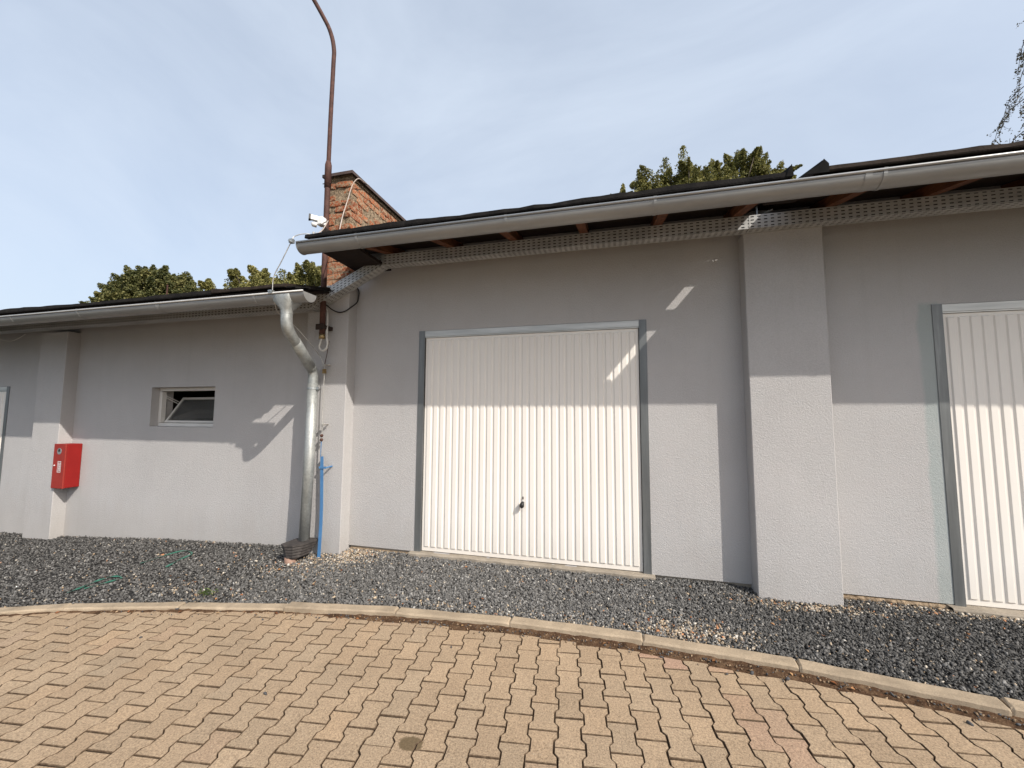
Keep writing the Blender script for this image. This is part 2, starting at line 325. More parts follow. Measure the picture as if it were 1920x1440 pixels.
def box(name, x0, x1, y0, y1, z0, z1, mat, parent=None, bevel=0.0):
    g = G()
    if bevel <= 0: g.box(x0, x1, y0, y1, z0, z1)
    else:
        b_ = bevel; X = (x0, x1); Y = (y0, y1); Z = (z0, z1); vs = []; idx = {}
        import itertools
        for i, j, k in itertools.product((0, 1), repeat=3):
            sx = 1 if i == 0 else -1; sy = 1 if j == 0 else -1; sz = 1 if k == 0 else -1
            for ax in range(3):
                pnt = [X[i]+sx*b_, Y[j]+sy*b_, Z[k]+sz*b_]; pnt[ax] = (X, Y, Z)[ax][(i, j, k)[ax]]
                idx[(i, j, k, ax)] = len(vs); vs.append(pnt)
        fs = []
        for ax in range(3):
            for sidx in (0, 1):
                o1, o2 = [q for q in range(3) if q != ax]
                def key(a, b2):
                    t = [0, 0, 0]; t[ax] = sidx; t[o1] = a; t[o2] = b2; return idx[(*t, ax)]
                fs.append((key(0, 0), key(1, 0), key(1, 1), key(0, 1)))
        for ax in range(3):   # edges along ax
            o1, o2 = [q for q in range(3) if q != ax]
            for a in (0, 1):
                for b2 in (0, 1):
                    t0 = [0, 0, 0]; t0[o1] = a; t0[o2] = b2; t1 = list(t0); t1[ax] = 1
                    fs.append((idx[(*t0, o1)], idx[(*t1, o1)], idx[(*t1, o2)], idx[(*t0, o2)]))
        for i, j, k in itertools.product((0, 1), repeat=3): fs.append(tuple(idx[(i, j, k, a)] for a in range(3)))
        g.add(vs, fs)
        o = g.out(name, mat, parent)
        import bmesh
        bm = bmesh.new(); bm.from_mesh(o.data); bmesh.ops.recalc_face_normals(bm, faces=bm.faces); bm.to_mesh(o.data); bm.free()
        return o
    return g.out(name, mat, parent)
def empty(name, loc=(0, 0, 0), parent=None):
    o = bpy.data.objects.new(name, None); o.location = loc; return link(o, parent)
def thing(name, label, cat, group=None):
    o = empty(name); tag(o, label, cat, group); return o
def tag(o, label, cat, group=None, kind=None):
    o['label'] = label; o['category'] = cat
    if group: o['group'] = group
    if kind: o['kind'] = kind
    return o
def struct(o): o['kind'] = 'structure'; return o
def catmull(pts, n=8):
    P = [Vector(p) for p in pts]; P = [P[0]*2-P[1]] + P + [P[-1]*2-P[-2]]; out = []
    for i in range(1, len(P)-2):
        for k in range(n):
            t = k/n; a, b_, c_, d = P[i-1], P[i], P[i+1], P[i+2]
            out.append(0.5*((2*b_) + (c_-a)*t + (2*a-5*b_+4*c_-d)*t*t + (3*b_-a-3*c_+d)*t**3))
    out.append(P[-2]); return out
def wire(name, pts, r, mat, label=None, cat='cable', parent=None, group=None, n=8):
    g = G(); g.tube(catmull(pts, n), r, 6); o = g.out(name, mat, parent, True)
    if label: tag(o, label, cat, group)
    return o

# ------------------------------------------------------------------ terrain
def gplane(x, y): return 0.0114*x + 0.0258*y
KJ = [(-10.6, -1.6), (-9.9, -0.65), (-9.1, 0.2), (-8.3, 0.9), (-7.5, 1.43), (-6.62, 1.92), (-5.77, 2.345), (-4.863, 2.69), (-3.85, 2.955), (-2.879, 3.147), (-1.855, 3.288), (-0.849, 3.346), (0.188, 3.336),
      (1.179, 3.262), (2.173, 3.115), (3.14, 2.915), (4.09, 2.66), (5.02, 2.35), (5.9, 1.98), (6.75, 1.55), (7.6, 1.05), (8.4, 0.5)]
KX = [k[0] for k in KJ]; KY = [k[1] for k in KJ]
def kerb_y(x): return np.interp(x, KX, KY)
def kerb_dz(x): return np.interp(x, [-4, -2.89, -2.87, 6], [0.028, 0.028, 0.046, 0.050])
WB = [(-16, -0.30), (-12, -0.22), (-9.8, -0.13), (-8.2, -0.075), (-6.2, 0.045), (-3.96, 0.13), (-3.2, 0.168), (-2.3, 0.178), (0.3, 0.180), (1.0, 0.19), (1.3, 0.168), (2.0, 0.172), (3.3, 0.180), (9, 0.2)]
def wall_base(x): return np.interp(x, [k[0] for k in WB], [k[1] for k in WB])
def gravel_z(x, y):
    yk = kerb_y(x); zk = gplane(x, yk) + kerb_dz(x) - 0.022
    t = np.clip((y-yk)/np.maximum(4.3-yk, 0.3), 0, 1)
    return zk*(1-t) + (wall_base(x)-0.008)*t + 0.012*np.sin(2.1*x+1.3*y)*np.sin(1.7*x-2.9*y+1)*np.sin(np.pi*t)

def sheet(name, x0, x1, y0, y1, nx, ny, zf, mat):
    xs = np.linspace(x0, x1, nx); ys = np.linspace(y0, y1, ny); v = []; f = []
    for j in range(ny):
        for i in range(nx): v.append((xs[i], ys[j], float(zf(xs[i], ys[j]))))
    for j in range(ny-1):
        for i in range(nx-1): a = j*nx+i; f.append((a, a+1, a+nx+1, a+nx))
    return mesh(name, v, f, mat)
struct(sheet('ground', -600, 600, -600, 600, 2, 2, lambda x, y: -0.75, 'earth'))
v = []; f = []
for x in np.linspace(-10.6, 8.4, 60):
    v += [(x, -3.2, gplane(x, -3.2)-0.035), (x, float(kerb_y(x))-0.06, gplane(x, float(kerb_y(x))-0.06)-0.035)]
for i in range(59): f.append((2*i, 2*i+2, 2*i+3, 2*i+1))
struct(mesh('paved_yard', v, f, 'yard'))
struct(sheet('unseen_dark_lane', -40, 40, -16, -3.15, 2, 2, lambda x, y: gplane(x, y)-0.045, 'low_bounce_dark'))  # unseen lane behind the camera, added dark to cut bounce onto the upper wall

# gravel bed surface
xs = np.linspace(-15.5, 8.3, 240); v = []; f = []; nr = 10
for x in xs:
    yk = float(kerb_y(x))
    for j in range(nr):
        y = yk-0.03 + (4.42-yk+0.03)*j/(nr-1); v.append((x, y, float(gravel_z(x, y))-0.012))
for i in range(len(xs)-1):
    for j in range(nr-1): a = i*nr+j; f.append((a, a+nr, a+nr+1, a+1))
struct(mesh('gravel_bed', v, f, 'gravel_base'))

# kerb stones
kerb = struct(empty('kerb'))
for i in range(len(KJ)-1):
    a = Vector((*KJ[i], 0)); c_ = Vector((*KJ[i+1], 0)); d = (c_-a).normalized(); nrm = Vector((d.y, -d.x, 0))
    a = a + d*0.004; c_ = c_ - d*0.005; mid = (a+c_)/2; Lk = (c_-a).length
    dz0 = float(kerb_dz(mid.x)) + random.uniform(-0.006, 0.006)
    o_ = random.uniform(-0.006, 0.006); a = a + nrm*o_; c_ = c_ + nrm*(o_+random.uniform(-0.005, 0.005))
    W = 0.098; bv = 0.012; nseg = 9
    prof = [(-0.0, -0.24), (0.0, -0.004), (0.004, 0.0), (W-bv, 0.0), (W, -bv), (W, -0.24)]
    vs_ = []; fs_ = []; seg = []
    ts = [0, 0.014/Lk] + [k/nseg for k in range(1, nseg)] + [1-0.014/Lk, 1]
    for q, t in enumerate(ts):
        P = a.lerp(c_, t); zt = gplane(P.x, P.y) + dz0 - (0.010 if q in (0, len(ts)-1) else 0) - abs(random.gauss(0, 0.0012))
        for (u, h) in prof:
            Q = P + nrm*(u + (random.gauss(0, 0.0016) if 0 < u else 0)); vs_.append((Q.x, Q.y, zt+h + (random.gauss(0, 0.0012) if h > -0.1 else 0)))
    npf = len(prof)
    for q in range(len(ts)-1):
        for k in range(npf-1): fs_.append((q*npf+k, q*npf+k+1, (q+1)*npf+k+1, (q+1)*npf+k))
    fs_.append(tuple(range(npf))); fs_.append(tuple(range((len(ts)-1)*npf, len(ts)*npf))[::-1])
    fs_ = [t[::-1] for t in fs_]
    mesh('kerb_stone', vs_, fs_, 'kerb_concrete', kerb)

# paver lattice
TH = 0.1189; PP = 0.2030; PQ = 0.1451; PO = (-0.1935*CAMZ, 1.6948*CAMZ)
AX = (math.sin(TH), -math.cos(TH)); BX = (math.cos(TH), math.sin(TH))
def soil_gap(x): return float(np.interp(x, [-3.0, -2.4, -1.9, -0.8, 0.2, 1.2, 2.4, 4], [0.008, 0.010, 0.045, 0.05, 0.065, 0.085, 0.075, 0.06]))
HW, HWA, HL, A_, D_ = 0.0796, 0.0590, 0.0974, 0.0362, 0.023
OUT = [(HW, -HL), (HW, -HL+A_), (HWA, -HL+A_+D_), (HWA, HL-A_-D_), (HW, HL-A_), (HW, HL), (-HW, HL), (-HW, HL-A_), (-HWA, HL-A_-D_), (-HWA, -HL+A_+D_), (-HW, -HL+A_), (-HW, -HL)]
def inset(poly, d):
    n = len(poly); out = []
    for i in range(n):
        p0, p1, p2 = (Vector(poly[i-1]), Vector(poly[i]), Vector(poly[(i+1) % n]))
        e1 = (p1-p0); e2 = (p2-p1)
        if e1.length < 1e-6 or e2.length < 1e-6: out.append(tuple(p1)); continue
        e1.normalize(); e2.normalize(); n1 = Vector((-e1.y, e1.x)); n2 = Vector((-e2.y, e2.x)); q = n1+n2
        if q.length < 1e-4: q = n1.copy()
        q.normalize(); k = d/max(0.35, q.dot(n1)); out.append(tuple(p1+q*k))
    return out
def paver_geo(poly, bv=0.0024, h=0.05):
    n = len(poly); top = inset(poly, bv)
    v = [(x, y, 0) for x, y in top] + [(x, y, -bv*0.85) for x, y in poly] + [(x, y, -h) for x, y in poly]
    f = [tuple(range(n))] + [(n+i, n+(i+1) % n, (i+1) % n, i) for i in range(n)] + [(2*n+i, 2*n+(i+1) % n, n+(i+1) % n, n+i) for i in range(n)]
    return v, f
def clip(poly, nx, ny, d):
    out = []; n = len(poly)
    for i in range(n):
        p, q = poly[i], poly[(i+1) % n]; a = p[0]*nx+p[1]*ny-d; c_ = q[0]*nx+q[1]*ny-d
        if a <= 0: out.append(p)
        if (a < 0 < c_) or (c_ < 0 < a): t = a/(a-c_); out.append((p[0]+(q[0]-p[0])*t, p[1]+(q[1]-p[1])*t))
    cl = []
    for p in out:
        if not cl or math.hypot(p[0]-cl[-1][0], p[1]-cl[-1][1]) > 0.004: cl.append(p)
    if len(cl) > 2 and math.hypot(cl[0][0]-cl[-1][0], cl[0][1]-cl[-1][1]) < 0.004: cl.pop()
    return cl
def area(p): return abs(sum(p[i][0]*p[(i+1) % len(p)][1]-p[(i+1) % len(p)][0]*p[i][1] for i in range(len(p))))/2
def project(P):
    d = Vector(P)-Vector((0, 0, CAMZ)); z = d.dot(cf)
    if z < 0.05: return None
    return 960+745*d.dot(cr)/z, 720-745*d.dot(cu)/z, z
def paver_color(cx, cy, j):
    k = random.gauss(1.0, 0.036); r, g_, b_ = 0.345, 0.256, 0.172
    h = random.gauss(0, 0.012)
    c_ = [r*k*(1+h), g_*k, b_*k*(1-h)]
    pk = 0.0
    for (px, py, rr, s_) in ((0.27, 3.16, 0.13, 0.6), (0.67, 3.12, 0.12, 0.3), (0.79, 2.75, 0.12, 0.25), (0.85, 2.5, 0.16, 0.35), (0.9, 2.2, 0.15, 0.2), (-4.0, 2.75, 0.12, 0.0)):
        if math.hypot(cx-px, cy-py) < rr: pk = max(pk, s_)
    if random.random() < 0.03: pk = max(pk, 0.12)
    c_ = [c_[0]*(1+0.10*pk), c_[1]*(1-0.09*pk), c_[2]*(1+0.03*pk)]
    return c_
field = empty('paver_field'); struct(field)
fv, ff = paver_geo(OUT); base_me = bpy.data.meshes.new('paver'); base_me.from_pydata(fv, [], ff); base_me.materials.append(MATS['paver_single']); base_me.materials.append(MATS['paver_edge']); base_me.polygons.foreach_set('material_index', [0]+[1]*(len(ff)-1)); base_me.update()
colcut = {}
items = []
for j in range(-95, 75):
    for i in range(-8, 45):
        s_ = (i+0.5+0.5*(j % 2))*PP; t_ = j*PQ
        cx = PO[0]+AX[0]*s_+BX[0]*t_; cy = PO[1]+AX[1]*s_+BX[1]*t_
        if cx < -9.5 or cx > 6.5 or cy < -0.6 or cy > 3.5: continue
        yk = float(kerb_y(cx)); e = 0.02; sl = (float(kerb_y(cx+e))-float(kerb_y(cx-e)))/(2*e); nn = math.hypot(sl, 1)
        n_ = (-sl/nn, 1/nn)
        cut = colcut.setdefault(j, random.uniform(0, 0.03))
        dist = (yk-cy)/nn - 0.10 - soil_gap(cx) - (cut if cx > -2.3 else 0)    # metres to cut line
        if dist < -0.13: continue
        poly = None
        if dist < 0.13:
            nl = (n_[0]*BX[0]+n_[1]*BX[1], -(n_[0]*AX[0]+n_[1]*AX[1]))       # local axes: X=BX, Y=-AX
            poly = clip(OUT, nl[0], nl[1], dist)
            if len(poly) < 3 or area(poly) < 0.0035: continue
            if area(poly) > 0.0283: poly = None
        pr = project((cx, cy, gplane(cx, cy)))
        vis = pr is not None and -40 < pr[0] < 1960 and pr[1] < 1490
        items.append((pr[2] if pr else 9, vis, cx, cy, poly, j))
items.sort(key=lambda q: q[0])
mv = []; mf = []; mc = []; mi = []; nsingle = 0
for (dp, vis, cx, cy, poly, j) in items:
    z = gplane(cx, cy) + random.gauss(0, 0.0012); rz = TH + random.gauss(0, 0.006); tx = random.gauss(0.0258, 0.006); ty = -0.0114 + random.gauss(0, 0.006)
    M = Matrix.Translation((cx+random.gauss(0, 0.0008), cy+random.gauss(0, 0.0008), z)) @ Matrix.Rotation(rz, 4, 'Z') @ Matrix.Rotation(tx, 4, 'X') @ Matrix.Rotation(ty, 4, 'Y')
    colr = paver_color(cx, cy, j)
    if vis and nsingle < 300:
        if poly is None: me = base_me
        else:
            v_, f_ = paver_geo(poly); me = bpy.data.meshes.new('paver'); me.from_pydata(v_, [], f_); me.materials.append(MATS['paver_single']); me.materials.append(MATS['paver_edge']); me.polygons.foreach_set('material_index', [0]+[1]*(len(f_)-1)); me.update()
        o = bpy.data.objects.new('paver', me); link(o, field); o.matrix_world = M; o.color = (*colr, 1); nsingle += 1
    else:
        v_, f_ = (fv, ff) if poly is None else paver_geo(poly)
        o0 = len(mv); mv += [tuple(M @ Vector(q)) for q in v_]; mf += [tuple(o0+k for k in q) for q in f_]; mc += [(*colr, 1)]*len(v_); mi += [0]+[1]*(len(f_)-1)
pm = mesh('paver_mass', mv, mf, None, field, mats=['paver_merged', 'paver_edge'], fmat=mi); pm['kind'] = 'stuff'
ca = pm.data.color_attributes.new('tint', 'FLOAT_COLOR', 'POINT'); ca.data.foreach_set('color', [q for c_ in mc for q in c_])
print('pavers single', nsingle, 'merged tris', len(mf), 'visible', sum(1 for q in items if q[1]))
# joint bedding below the pavers, with soil strip in front of the kerb
xs = np.linspace(-9.4, 6.4, 330); v = []; f = []
for x in xs:
    yk = float(kerb_y(x))
    for q, (dy, dz) in enumerate(((-3.0, -0.0085), (-0.30, -0.0085), (-0.20, -0.008), (-0.165, -0.005), (-0.13, 0.003), (-0.095, 0.012))):
        y = yk+dy; bump = (random.gauss(0, 0.0035) if q >= 3 else 0); v.append((x, y, gplane(x, y)+dz+bump-(0.006 if x < -2.5 and q >= 3 else 0)))
nq = 6
for i in range(len(xs)-1):
    for k in range(nq-1): a = i*nq+k; f.append((a, a+nq, a+nq+1, a+1))
fm = [0 if (i % (nq-1)) < 2 else 1 for i in range(len(f))]
struct(mesh('soil_strip', v, f, None, mats=['joint_soil', 'soil'], fmat=fm))

# ------------------------------------------------------------------ gravel stones (uncountable)
def ico():
    t = (1+5**0.5)/2
    v = np.array([(-1,t,0),(1,t,0),(-1,-t,0),(1,-t,0),(0,-1,t),(0,1,t),(0,-1,-t),(0,1,-t),(t,0,-1),(t,0,1),(-t,0,-1),(-t,0,1)], float)
    v /= np.linalg.norm(v[0])
    f = np.array([(0,11,5),(0,5,1),(0,1,7),(0,7,10),(0,10,11),(1,5,9),(5,11,4),(11,10,2),(10,7,6),(7,1,8),(3,9,4),(3,4,2),(3,2,6),(3,6,8),(3,8,9),(4,9,5),(2,4,11),(6,2,10),(8,6,7),(9,8,1)])
    return v, f
IV, IF = ico()
def rots(n):
    q = RNG.normal(size=(n, 4)); q /= np.linalg.norm(q, axis=1)[:, None]; w_, x, y, z = q.T
    return np.stack([np.stack([1-2*(y*y+z*z), 2*(x*y-w_*z), 2*(x*z+w_*y)], -1), np.stack([2*(x*y+w_*z), 1-2*(x*x+z*z), 2*(y*z-w_*x)], -1), np.stack([2*(x*z-w_*y), 2*(y*z+w_*x), 1-2*(x*x+y*y)], -1)], 1)
def stones(name, P, size, colr, label, cat):
    n = len(P)
    loc = IV[None]*(1+RNG.uniform(-0.45, 0.35, (n, 12, 1)))
    sc = size[:, None]*np.stack([RNG.uniform(0.9, 1.5, n), RNG.uniform(0.6, 1.0, n), RNG.uniform(0.38, 0.7, n)], -1)
    V = np.einsum('nij,nkj->nki', rots(n), loc*sc[:, None, :]) + P[:, None, :]
    Fc = IF[None] + (np.arange(n)*12)[:, None, None]
    me = bpy.data.meshes.new(name); nv = n*12; nf = n*20
    me.vertices.add(nv); me.vertices.foreach_set('co', V.reshape(-1).astype(np.float32))
    me.loops.add(nf*3); me.loops.foreach_set('vertex_index', Fc.reshape(-1).astype(np.int32))
    me.polygons.add(nf); me.polygons.foreach_set('loop_start', np.arange(0, nf*3, 3, dtype=np.int32)); me.polygons.foreach_set('loop_total', np.full(nf, 3, dtype=np.int32))
    me.update(calc_edges=True); me.materials.append(MATS['gravel_stone'])
    ca = me.color_attributes.new('tint', 'FLOAT_COLOR', 'POINT'); cc = np.ones((n, 12, 4), np.float32); cc[:, :, :3] = colr[:, None, :]
    ca.data.foreach_set('color', cc.reshape(-1)); o = link(bpy.data.objects.new(name, me)); tag(o, label, cat, kind='stuff'); return o
NS = 112000
gx = np.concatenate([RNG.uniform(-10.5, 4.6, int(NS*0.72)), RNG.uniform(-3.5, 4.2, NS-int(NS*0.72))])
yk = kerb_y(gx); gy = yk + 0.006 + RNG.uniform(0, 1, NS)*(4.36-yk)
inpil = ((gx > 1.24) & (gx < 1.91) | (gx > -3.77) & (gx < -3.17) | (gx > -8.83) & (gx < -8.2)) & (gy > 4.18)
vis = ~inpil & ~((gx < -6.0) & (gy < 2.4)); gx = gx[vis]; gy = gy[vis]; n = len(gx)
size = np.clip(RNG.lognormal(math.log(0.0083), 0.33, n), 0.004, 0.018)
gz = gravel_z(gx, gy) + RNG.uniform(-0.010, 0.004, n)
gz += np.where((gy-kerb_y(gx)) < 0.03, -0.006, 0)
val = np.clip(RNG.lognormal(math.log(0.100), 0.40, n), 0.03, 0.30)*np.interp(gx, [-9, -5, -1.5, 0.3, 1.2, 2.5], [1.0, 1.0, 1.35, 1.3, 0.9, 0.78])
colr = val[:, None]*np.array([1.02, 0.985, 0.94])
def patch(cx, cy, rx, ry, s): return s*np.exp(-((gx-cx)/rx)**2-((gy-cy)/ry)**2)
ptan = 0.022 + patch(-3.05, 4.2, 0.35, 0.25, 0.75) + patch(0.55, 3.45, 0.35, 0.14, 0.6) + patch(1.6, 4.1, 0.5, 0.08, 0.5) + patch(2.9, 4.28, 0.7, 0.08, 0.6) + patch(-3.5, 3.9, 0.3, 0.2, 0.35) + patch(-0.9, 3.42, 1.2, 0.05, 0.2) + patch(-4.2, 3.15, 0.8, 0.12, 0.1)
tn = RNG.uniform(0, 1, n) < ptan
tcol = np.array([(0.44, 0.35, 0.25), (0.52, 0.46, 0.38), (0.38, 0.27, 0.17), (0.46, 0.22, 0.11), (0.55, 0.52, 0.47)])[RNG.choice(5, n, p=[.35, .25, .22, .06, .12])]
colr = np.where(tn[:, None], tcol*RNG.uniform(0.75, 1.1, n)[:, None], colr)
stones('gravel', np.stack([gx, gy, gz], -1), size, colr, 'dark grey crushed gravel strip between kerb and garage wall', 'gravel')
# loose bits lying in the soil strip and on the pavers
ns = 900
lx = RNG.uniform(-4.5, 4.0, ns); ly = kerb_y(lx) - 0.10 - np.abs(RNG.normal(0.03, 0.03, ns)) - 0.01
ok = RNG.uniform(0, 1, ns) < np.interp(lx, [-4.5, -2.5, -1.5, 4], [0.25, 0.2, 1, 1]); lx, ly = lx[ok], ly[ok]
extra = np.array([(-4.42, 2.42), (-3.65, 2.46), (-3.83, 2.86), (-2.93, 2.90), (-2.5, 3.03), (-2.47, 3.03), (-2.15, 2.18), (1.03, 3.05), (1.06, 3.07), (0.58, 3.17), (0.62, 3.15), (0.66, 3.16), (0.86, 3.08), (0.70, 3.04), (1.62, 3.06), (1.88, 2.9), (0.30, 3.13), (-1.2, 2.9)])
lx = np.concatenate([lx, extra[:, 0]]); ly = np.concatenate([ly, extra[:, 1]]); n = len(lx)
sz = np.concatenate([RNG.uniform(0.003, 0.009, n-len(extra)), RNG.uniform(0.010, 0.016, len(extra))])
cc = np.where(RNG.uniform(0, 1, n)[:, None] < 0.5, np.array([[0.30, 0.21, 0.13]]), np.array([[0.09, 0.09, 0.092]]))*RNG.uniform(0.5, 1.3, n)[:, None]
cc[-len(extra):] = np.array([0.07, 0.07, 0.074])
stones('loose_grit', np.stack([lx, ly, gplane(lx, ly)+sz*0.4+np.where(ly > kerb_y(lx)-0.16, 0.004, 0.0)], -1), sz, cc, 'grit and stray dark stones in the joint between pavers and kerb', 'grit')

# ------------------------------------------------------------------ buildings
WY = 4.35; PFY = 4.185
def wall(name, x0, x1, z0, z1, y, th, openings, mat, parent):
    X = sorted({x0, x1, *[q for o in openings for q in o[:2]]}); Z = sorted({z0, z1, *[q for o in openings for q in o[2:]]})
    X = [q for q in X if x0 <= q <= x1]; Z = [q for q in Z if z0 <= q <= z1]; g = G()
    def solid(i, k):
        if i < 0 or k < 0 or i >= len(X)-1 or k >= len(Z)-1: return None
        cx = (X[i]+X[i+1])/2; cz = (Z[k]+Z[k+1])/2
        return not any(o[0] < cx < o[1] and o[2] < cz < o[3] for o in openings)
    for i in range(len(X)-1):
        for k in range(len(Z)-1):
            if not solid(i, k): continue
            a, c_, d, e = X[i], X[i+1], Z[k], Z[k+1]; yb = y+th
            g.add([(a,y,d),(c_,y,d),(c_,y,e),(a,y,e)], [(0,1,2,3)]); g.add([(a,yb,d),(c_,yb,d),(c_,yb,e),(a,yb,e)], [(3,2,1,0)])
            if solid(i-1, k) is not True: g.add([(a,y,d),(a,yb,d),(a,yb,e),(a,y,e)], [(3,2,1,0)])
            if solid(i+1, k) is not True: g.add([(c_,y,d),(c_,yb,d),(c_,yb,e),(c_,y,e)], [(0,1,2,3)])
            if solid(i, k-1) is not True: g.add([(a,y,d),(c_,y,d),(c_,yb,d),(a,yb,d)], [(3,2,1,0)])
            if solid(i, k+1) is not True: g.add([(a,y,e),(c_,y,e),(c_,yb,e),(a,yb,e)], [(0,1,2,3)])
    return g.out(name, mat, parent)

def garage_door(parent, x0, x1, z0, z1, label=None, handle=True, fw=0.076):
    d = empty('garage_door', (0, 0, 0), parent)
    if label: d['label'] = label
    yf = WY-0.006
    for (a, c_) in ((x0, x0+fw), (x1-fw, x1)):
        g = G(); g.box(a, c_, yf, yf+0.07, z0, z1)
        if a == x0: g.box(c_-0.012, c_+0.004, yf+0.0705, yf+0.09, z0+0.002, z1-fw)
        g.out('frame_post', 'frame_zinc', d)
    g = G(); g.box(x0+fw+0.0015, x1-fw-0.0015, yf+0.002, yf+0.07, z1-fw*0.92, z1-0.004); g.box(x0+fw+0.002, x1-fw-0.002, yf+0.010, yf+0.06, z1-fw*0.92-0.013, z1-fw*0.92-0.001)
    g.out('frame_lintel', 'lintel_zinc', d)
    # ribbed leaf
    lx0, lx1 = x0+fw+0.007, x1-fw-0.007; lz0, lz1 = z0+0.010, z1-fw-0.010; yl = yf+0.026
    g = G(); npan = 29; bx = 0.030; bz0 = 0.045; bz1 = 0.03; hgt = 0.0105; bev = 0.0085
    pit = (lx1-lx0-2*bx+0.020)/npan; pw = pit-0.021
    def cell(a, c_, zlo, zhi, y): g.add([(a,y,zlo),(c_,y,zlo),(c_,y,zhi),(a,y,zhi)], [(0,1,2,3)])
    zlo, zhi = lz0+bz0, lz1-bz1
    cell(lx0, lx1, lz0, zlo, yl); cell(lx0, lx1, zhi, lz1, yl)
    px = lx0
    for k in range(npan):
        a = lx0+bx+k*pit; c_ = a+pw; cell(px, a, zlo, zhi, yl)
        o = [(a,yl,zlo),(c_,yl,zlo),(c_,yl,zhi),(a,yl,zhi)]; i_ = [(a+bev,yl-hgt,zlo+bev),(c_-bev,yl-hgt,zlo+bev),(c_-bev,yl-hgt,zhi-bev),(a+bev,yl-hgt,zhi-bev)]
        g.add(o+i_, [(4,5,6,7),(0,1,5,4),(1,2,6,5),(2,3,7,6),(3,0,4,7)]); px = c_
    cell(px, lx1, zlo, zhi, yl)
    # rim
    g.add([(lx0,yl,lz0),(lx1,yl,lz0),(lx1,yl,lz1),(lx0,yl,lz1),(lx0,yl+0.03,lz0),(lx1,yl+0.03,lz0),(lx1,yl+0.03,lz1),(lx0,yl+0.03,lz1)], [(0,4,5,1),(1,5,6,2),(2,6,7,3),(3,7,4,0),(4,7,6,5)])
    g.out('door_leaf', 'door_white', d)
    if handle:
        hx, hz = x0+1.297, 0.812; g = G()
        g.tube([(hx, yl-hgt-0.002, hz+0.02), (hx, yl-0.035, hz+0.02)], 0.014, 12); pts = []
        g.tube([(hx-0.004, yl-0.030, hz+0.03), (hx-0.004, yl-0.045, hz+0.012), (hx-0.005, yl-0.05, hz-0.012), (hx-0.005, yl-0.045, hz-0.026)], [0.013, 0.024, 0.026, 0.016], 14)
        g.out('handle', 'black_plastic', d, True)
        g = G(); g.box(hx-0.006, hx+0.006, yl-hgt-0.006, yl-hgt+0.001, hz+0.058, hz+0.085); g.out('keyhole_cover', 'rust_dark', d)
    return d

# ---- tall garages
tall = thing('garage_building', 'tall grey rendered garage row with two ribbed white doors', 'building')
D1 = (-2.283, 0.344, 0.205, 2.806); D2 = (2.788, 5.41, 0.195, 2.806)
wall('wall', -3.175, 8.2, 0.203, 3.86, WY, 0.30, [D1, (D2[0], D2[1], 0.203, D2[3])], 'stucco', tall)
g = G(); g.box(-3.16, 8.15, WY+0.022, WY+0.26, -0.6, 0.2); g.out('plinth', 'concrete', tall)
def rough_slab(name, x0, x1, y0, y1, z0, z1, mat, parent, n=26, j=0.008):
    v = []; f = []
    for i in range(n+1):
        x = x0+(x1-x0)*i/n; a = random.gauss(0, j); c_ = random.gauss(0, j*0.4)
        v += [(x, y0+a, z0), (x, y0+a*0.7, z1-0.012+c_), (x, y0+0.012+a*0.5, z1+c_*0.5), (x, y1, z1)]
    for i in range(n):
        for k in range(3): a = i*4+k; f.append((a, a+4, a+5, a+1))
    return mesh(name, v, f, mat, parent)
rough_slab('threshold', D1[0]-0.05, D1[1]+0.03, WY-0.055, WY+0.25, -0.1, 0.206, 'concrete', tall)
rough_slab('threshold', D2[0]-0.06, D2[1]+0.03, WY-0.09, WY+0.25, -0.1, 0.196, 'concrete', tall)
rough_slab('mortar_ledge', -3.14, D1[0]-0.06, WY-0.008, WY+0.03, -0.1, 0.178, 'mortar', tall, 20, 0.006)
rough_slab('mortar_ledge', 1.92, D2[0]-0.045, WY-0.02, WY+0.03, -0.1, 0.192, 'mortar', tall, 20, 0.008)
o = box('pillar', 1.243, 1.905, PFY-0.005, WY+0.02, -0.4, 3.575, 'stucco', tall, 0.006); o['label'] = 'square rendered pillar between the two ribbed doors'
garage_door(tall, *D1, label='closed ribbed white door in the middle with black knob')
garage_door(tall, *D2, label='ribbed white door cut off by the right edge', handle=True)
g = G(); g.box(-3.1, 8.2, 9.7, 9.95, -0.6, 5.05); g.out('back_wall', 'stucco', tall)
g = G(); g.box(7.95, 8.19, WY+0.31, 9.69, -0.6, 3.86); g.out('side_wall', 'stucco', tall)
SL = 0.25
def uz(y): return 3.600+SL*(y-3.36)
def roof_part(parent, name, x0, x1, zoff, mat='bitumen', y0=3.345, y1=10.1, lf=None, th=0.040):
    """roof sheet whose eave edge is a little wavy"""
    n = max(4, int((x1-x0)/0.14)); v = []; f = []
    for i in range(n+1):
        x = x0+(x1-x0)*i/n; a = random.gauss(0, 0.007); h = 0.008*math.sin(x*2.3)+random.gauss(0, 0.0035)
        ye = y0+a
        for (yy, dz) in ((ye+0.004, 0.0), (ye, 0.012+h*0.5), (ye+0.006, th+h+0.006), (y1, th)):
            z = uz(yy)+zoff+dz+0.023; v.append((x, yy, z))
        v.append((x, y1, uz(y1)+zoff+0.023))
    for i in range(n):
        for k in range(5): f.append((i*5+k, (i+1)*5+k, (i+1)*5+(k+1) % 5, i*5+(k+1) % 5))
    f.append(tuple(range(5))); f.append(tuple(range(n*5, n*5+5))[::-1])
    return mesh(name, v, f, mat, parent)
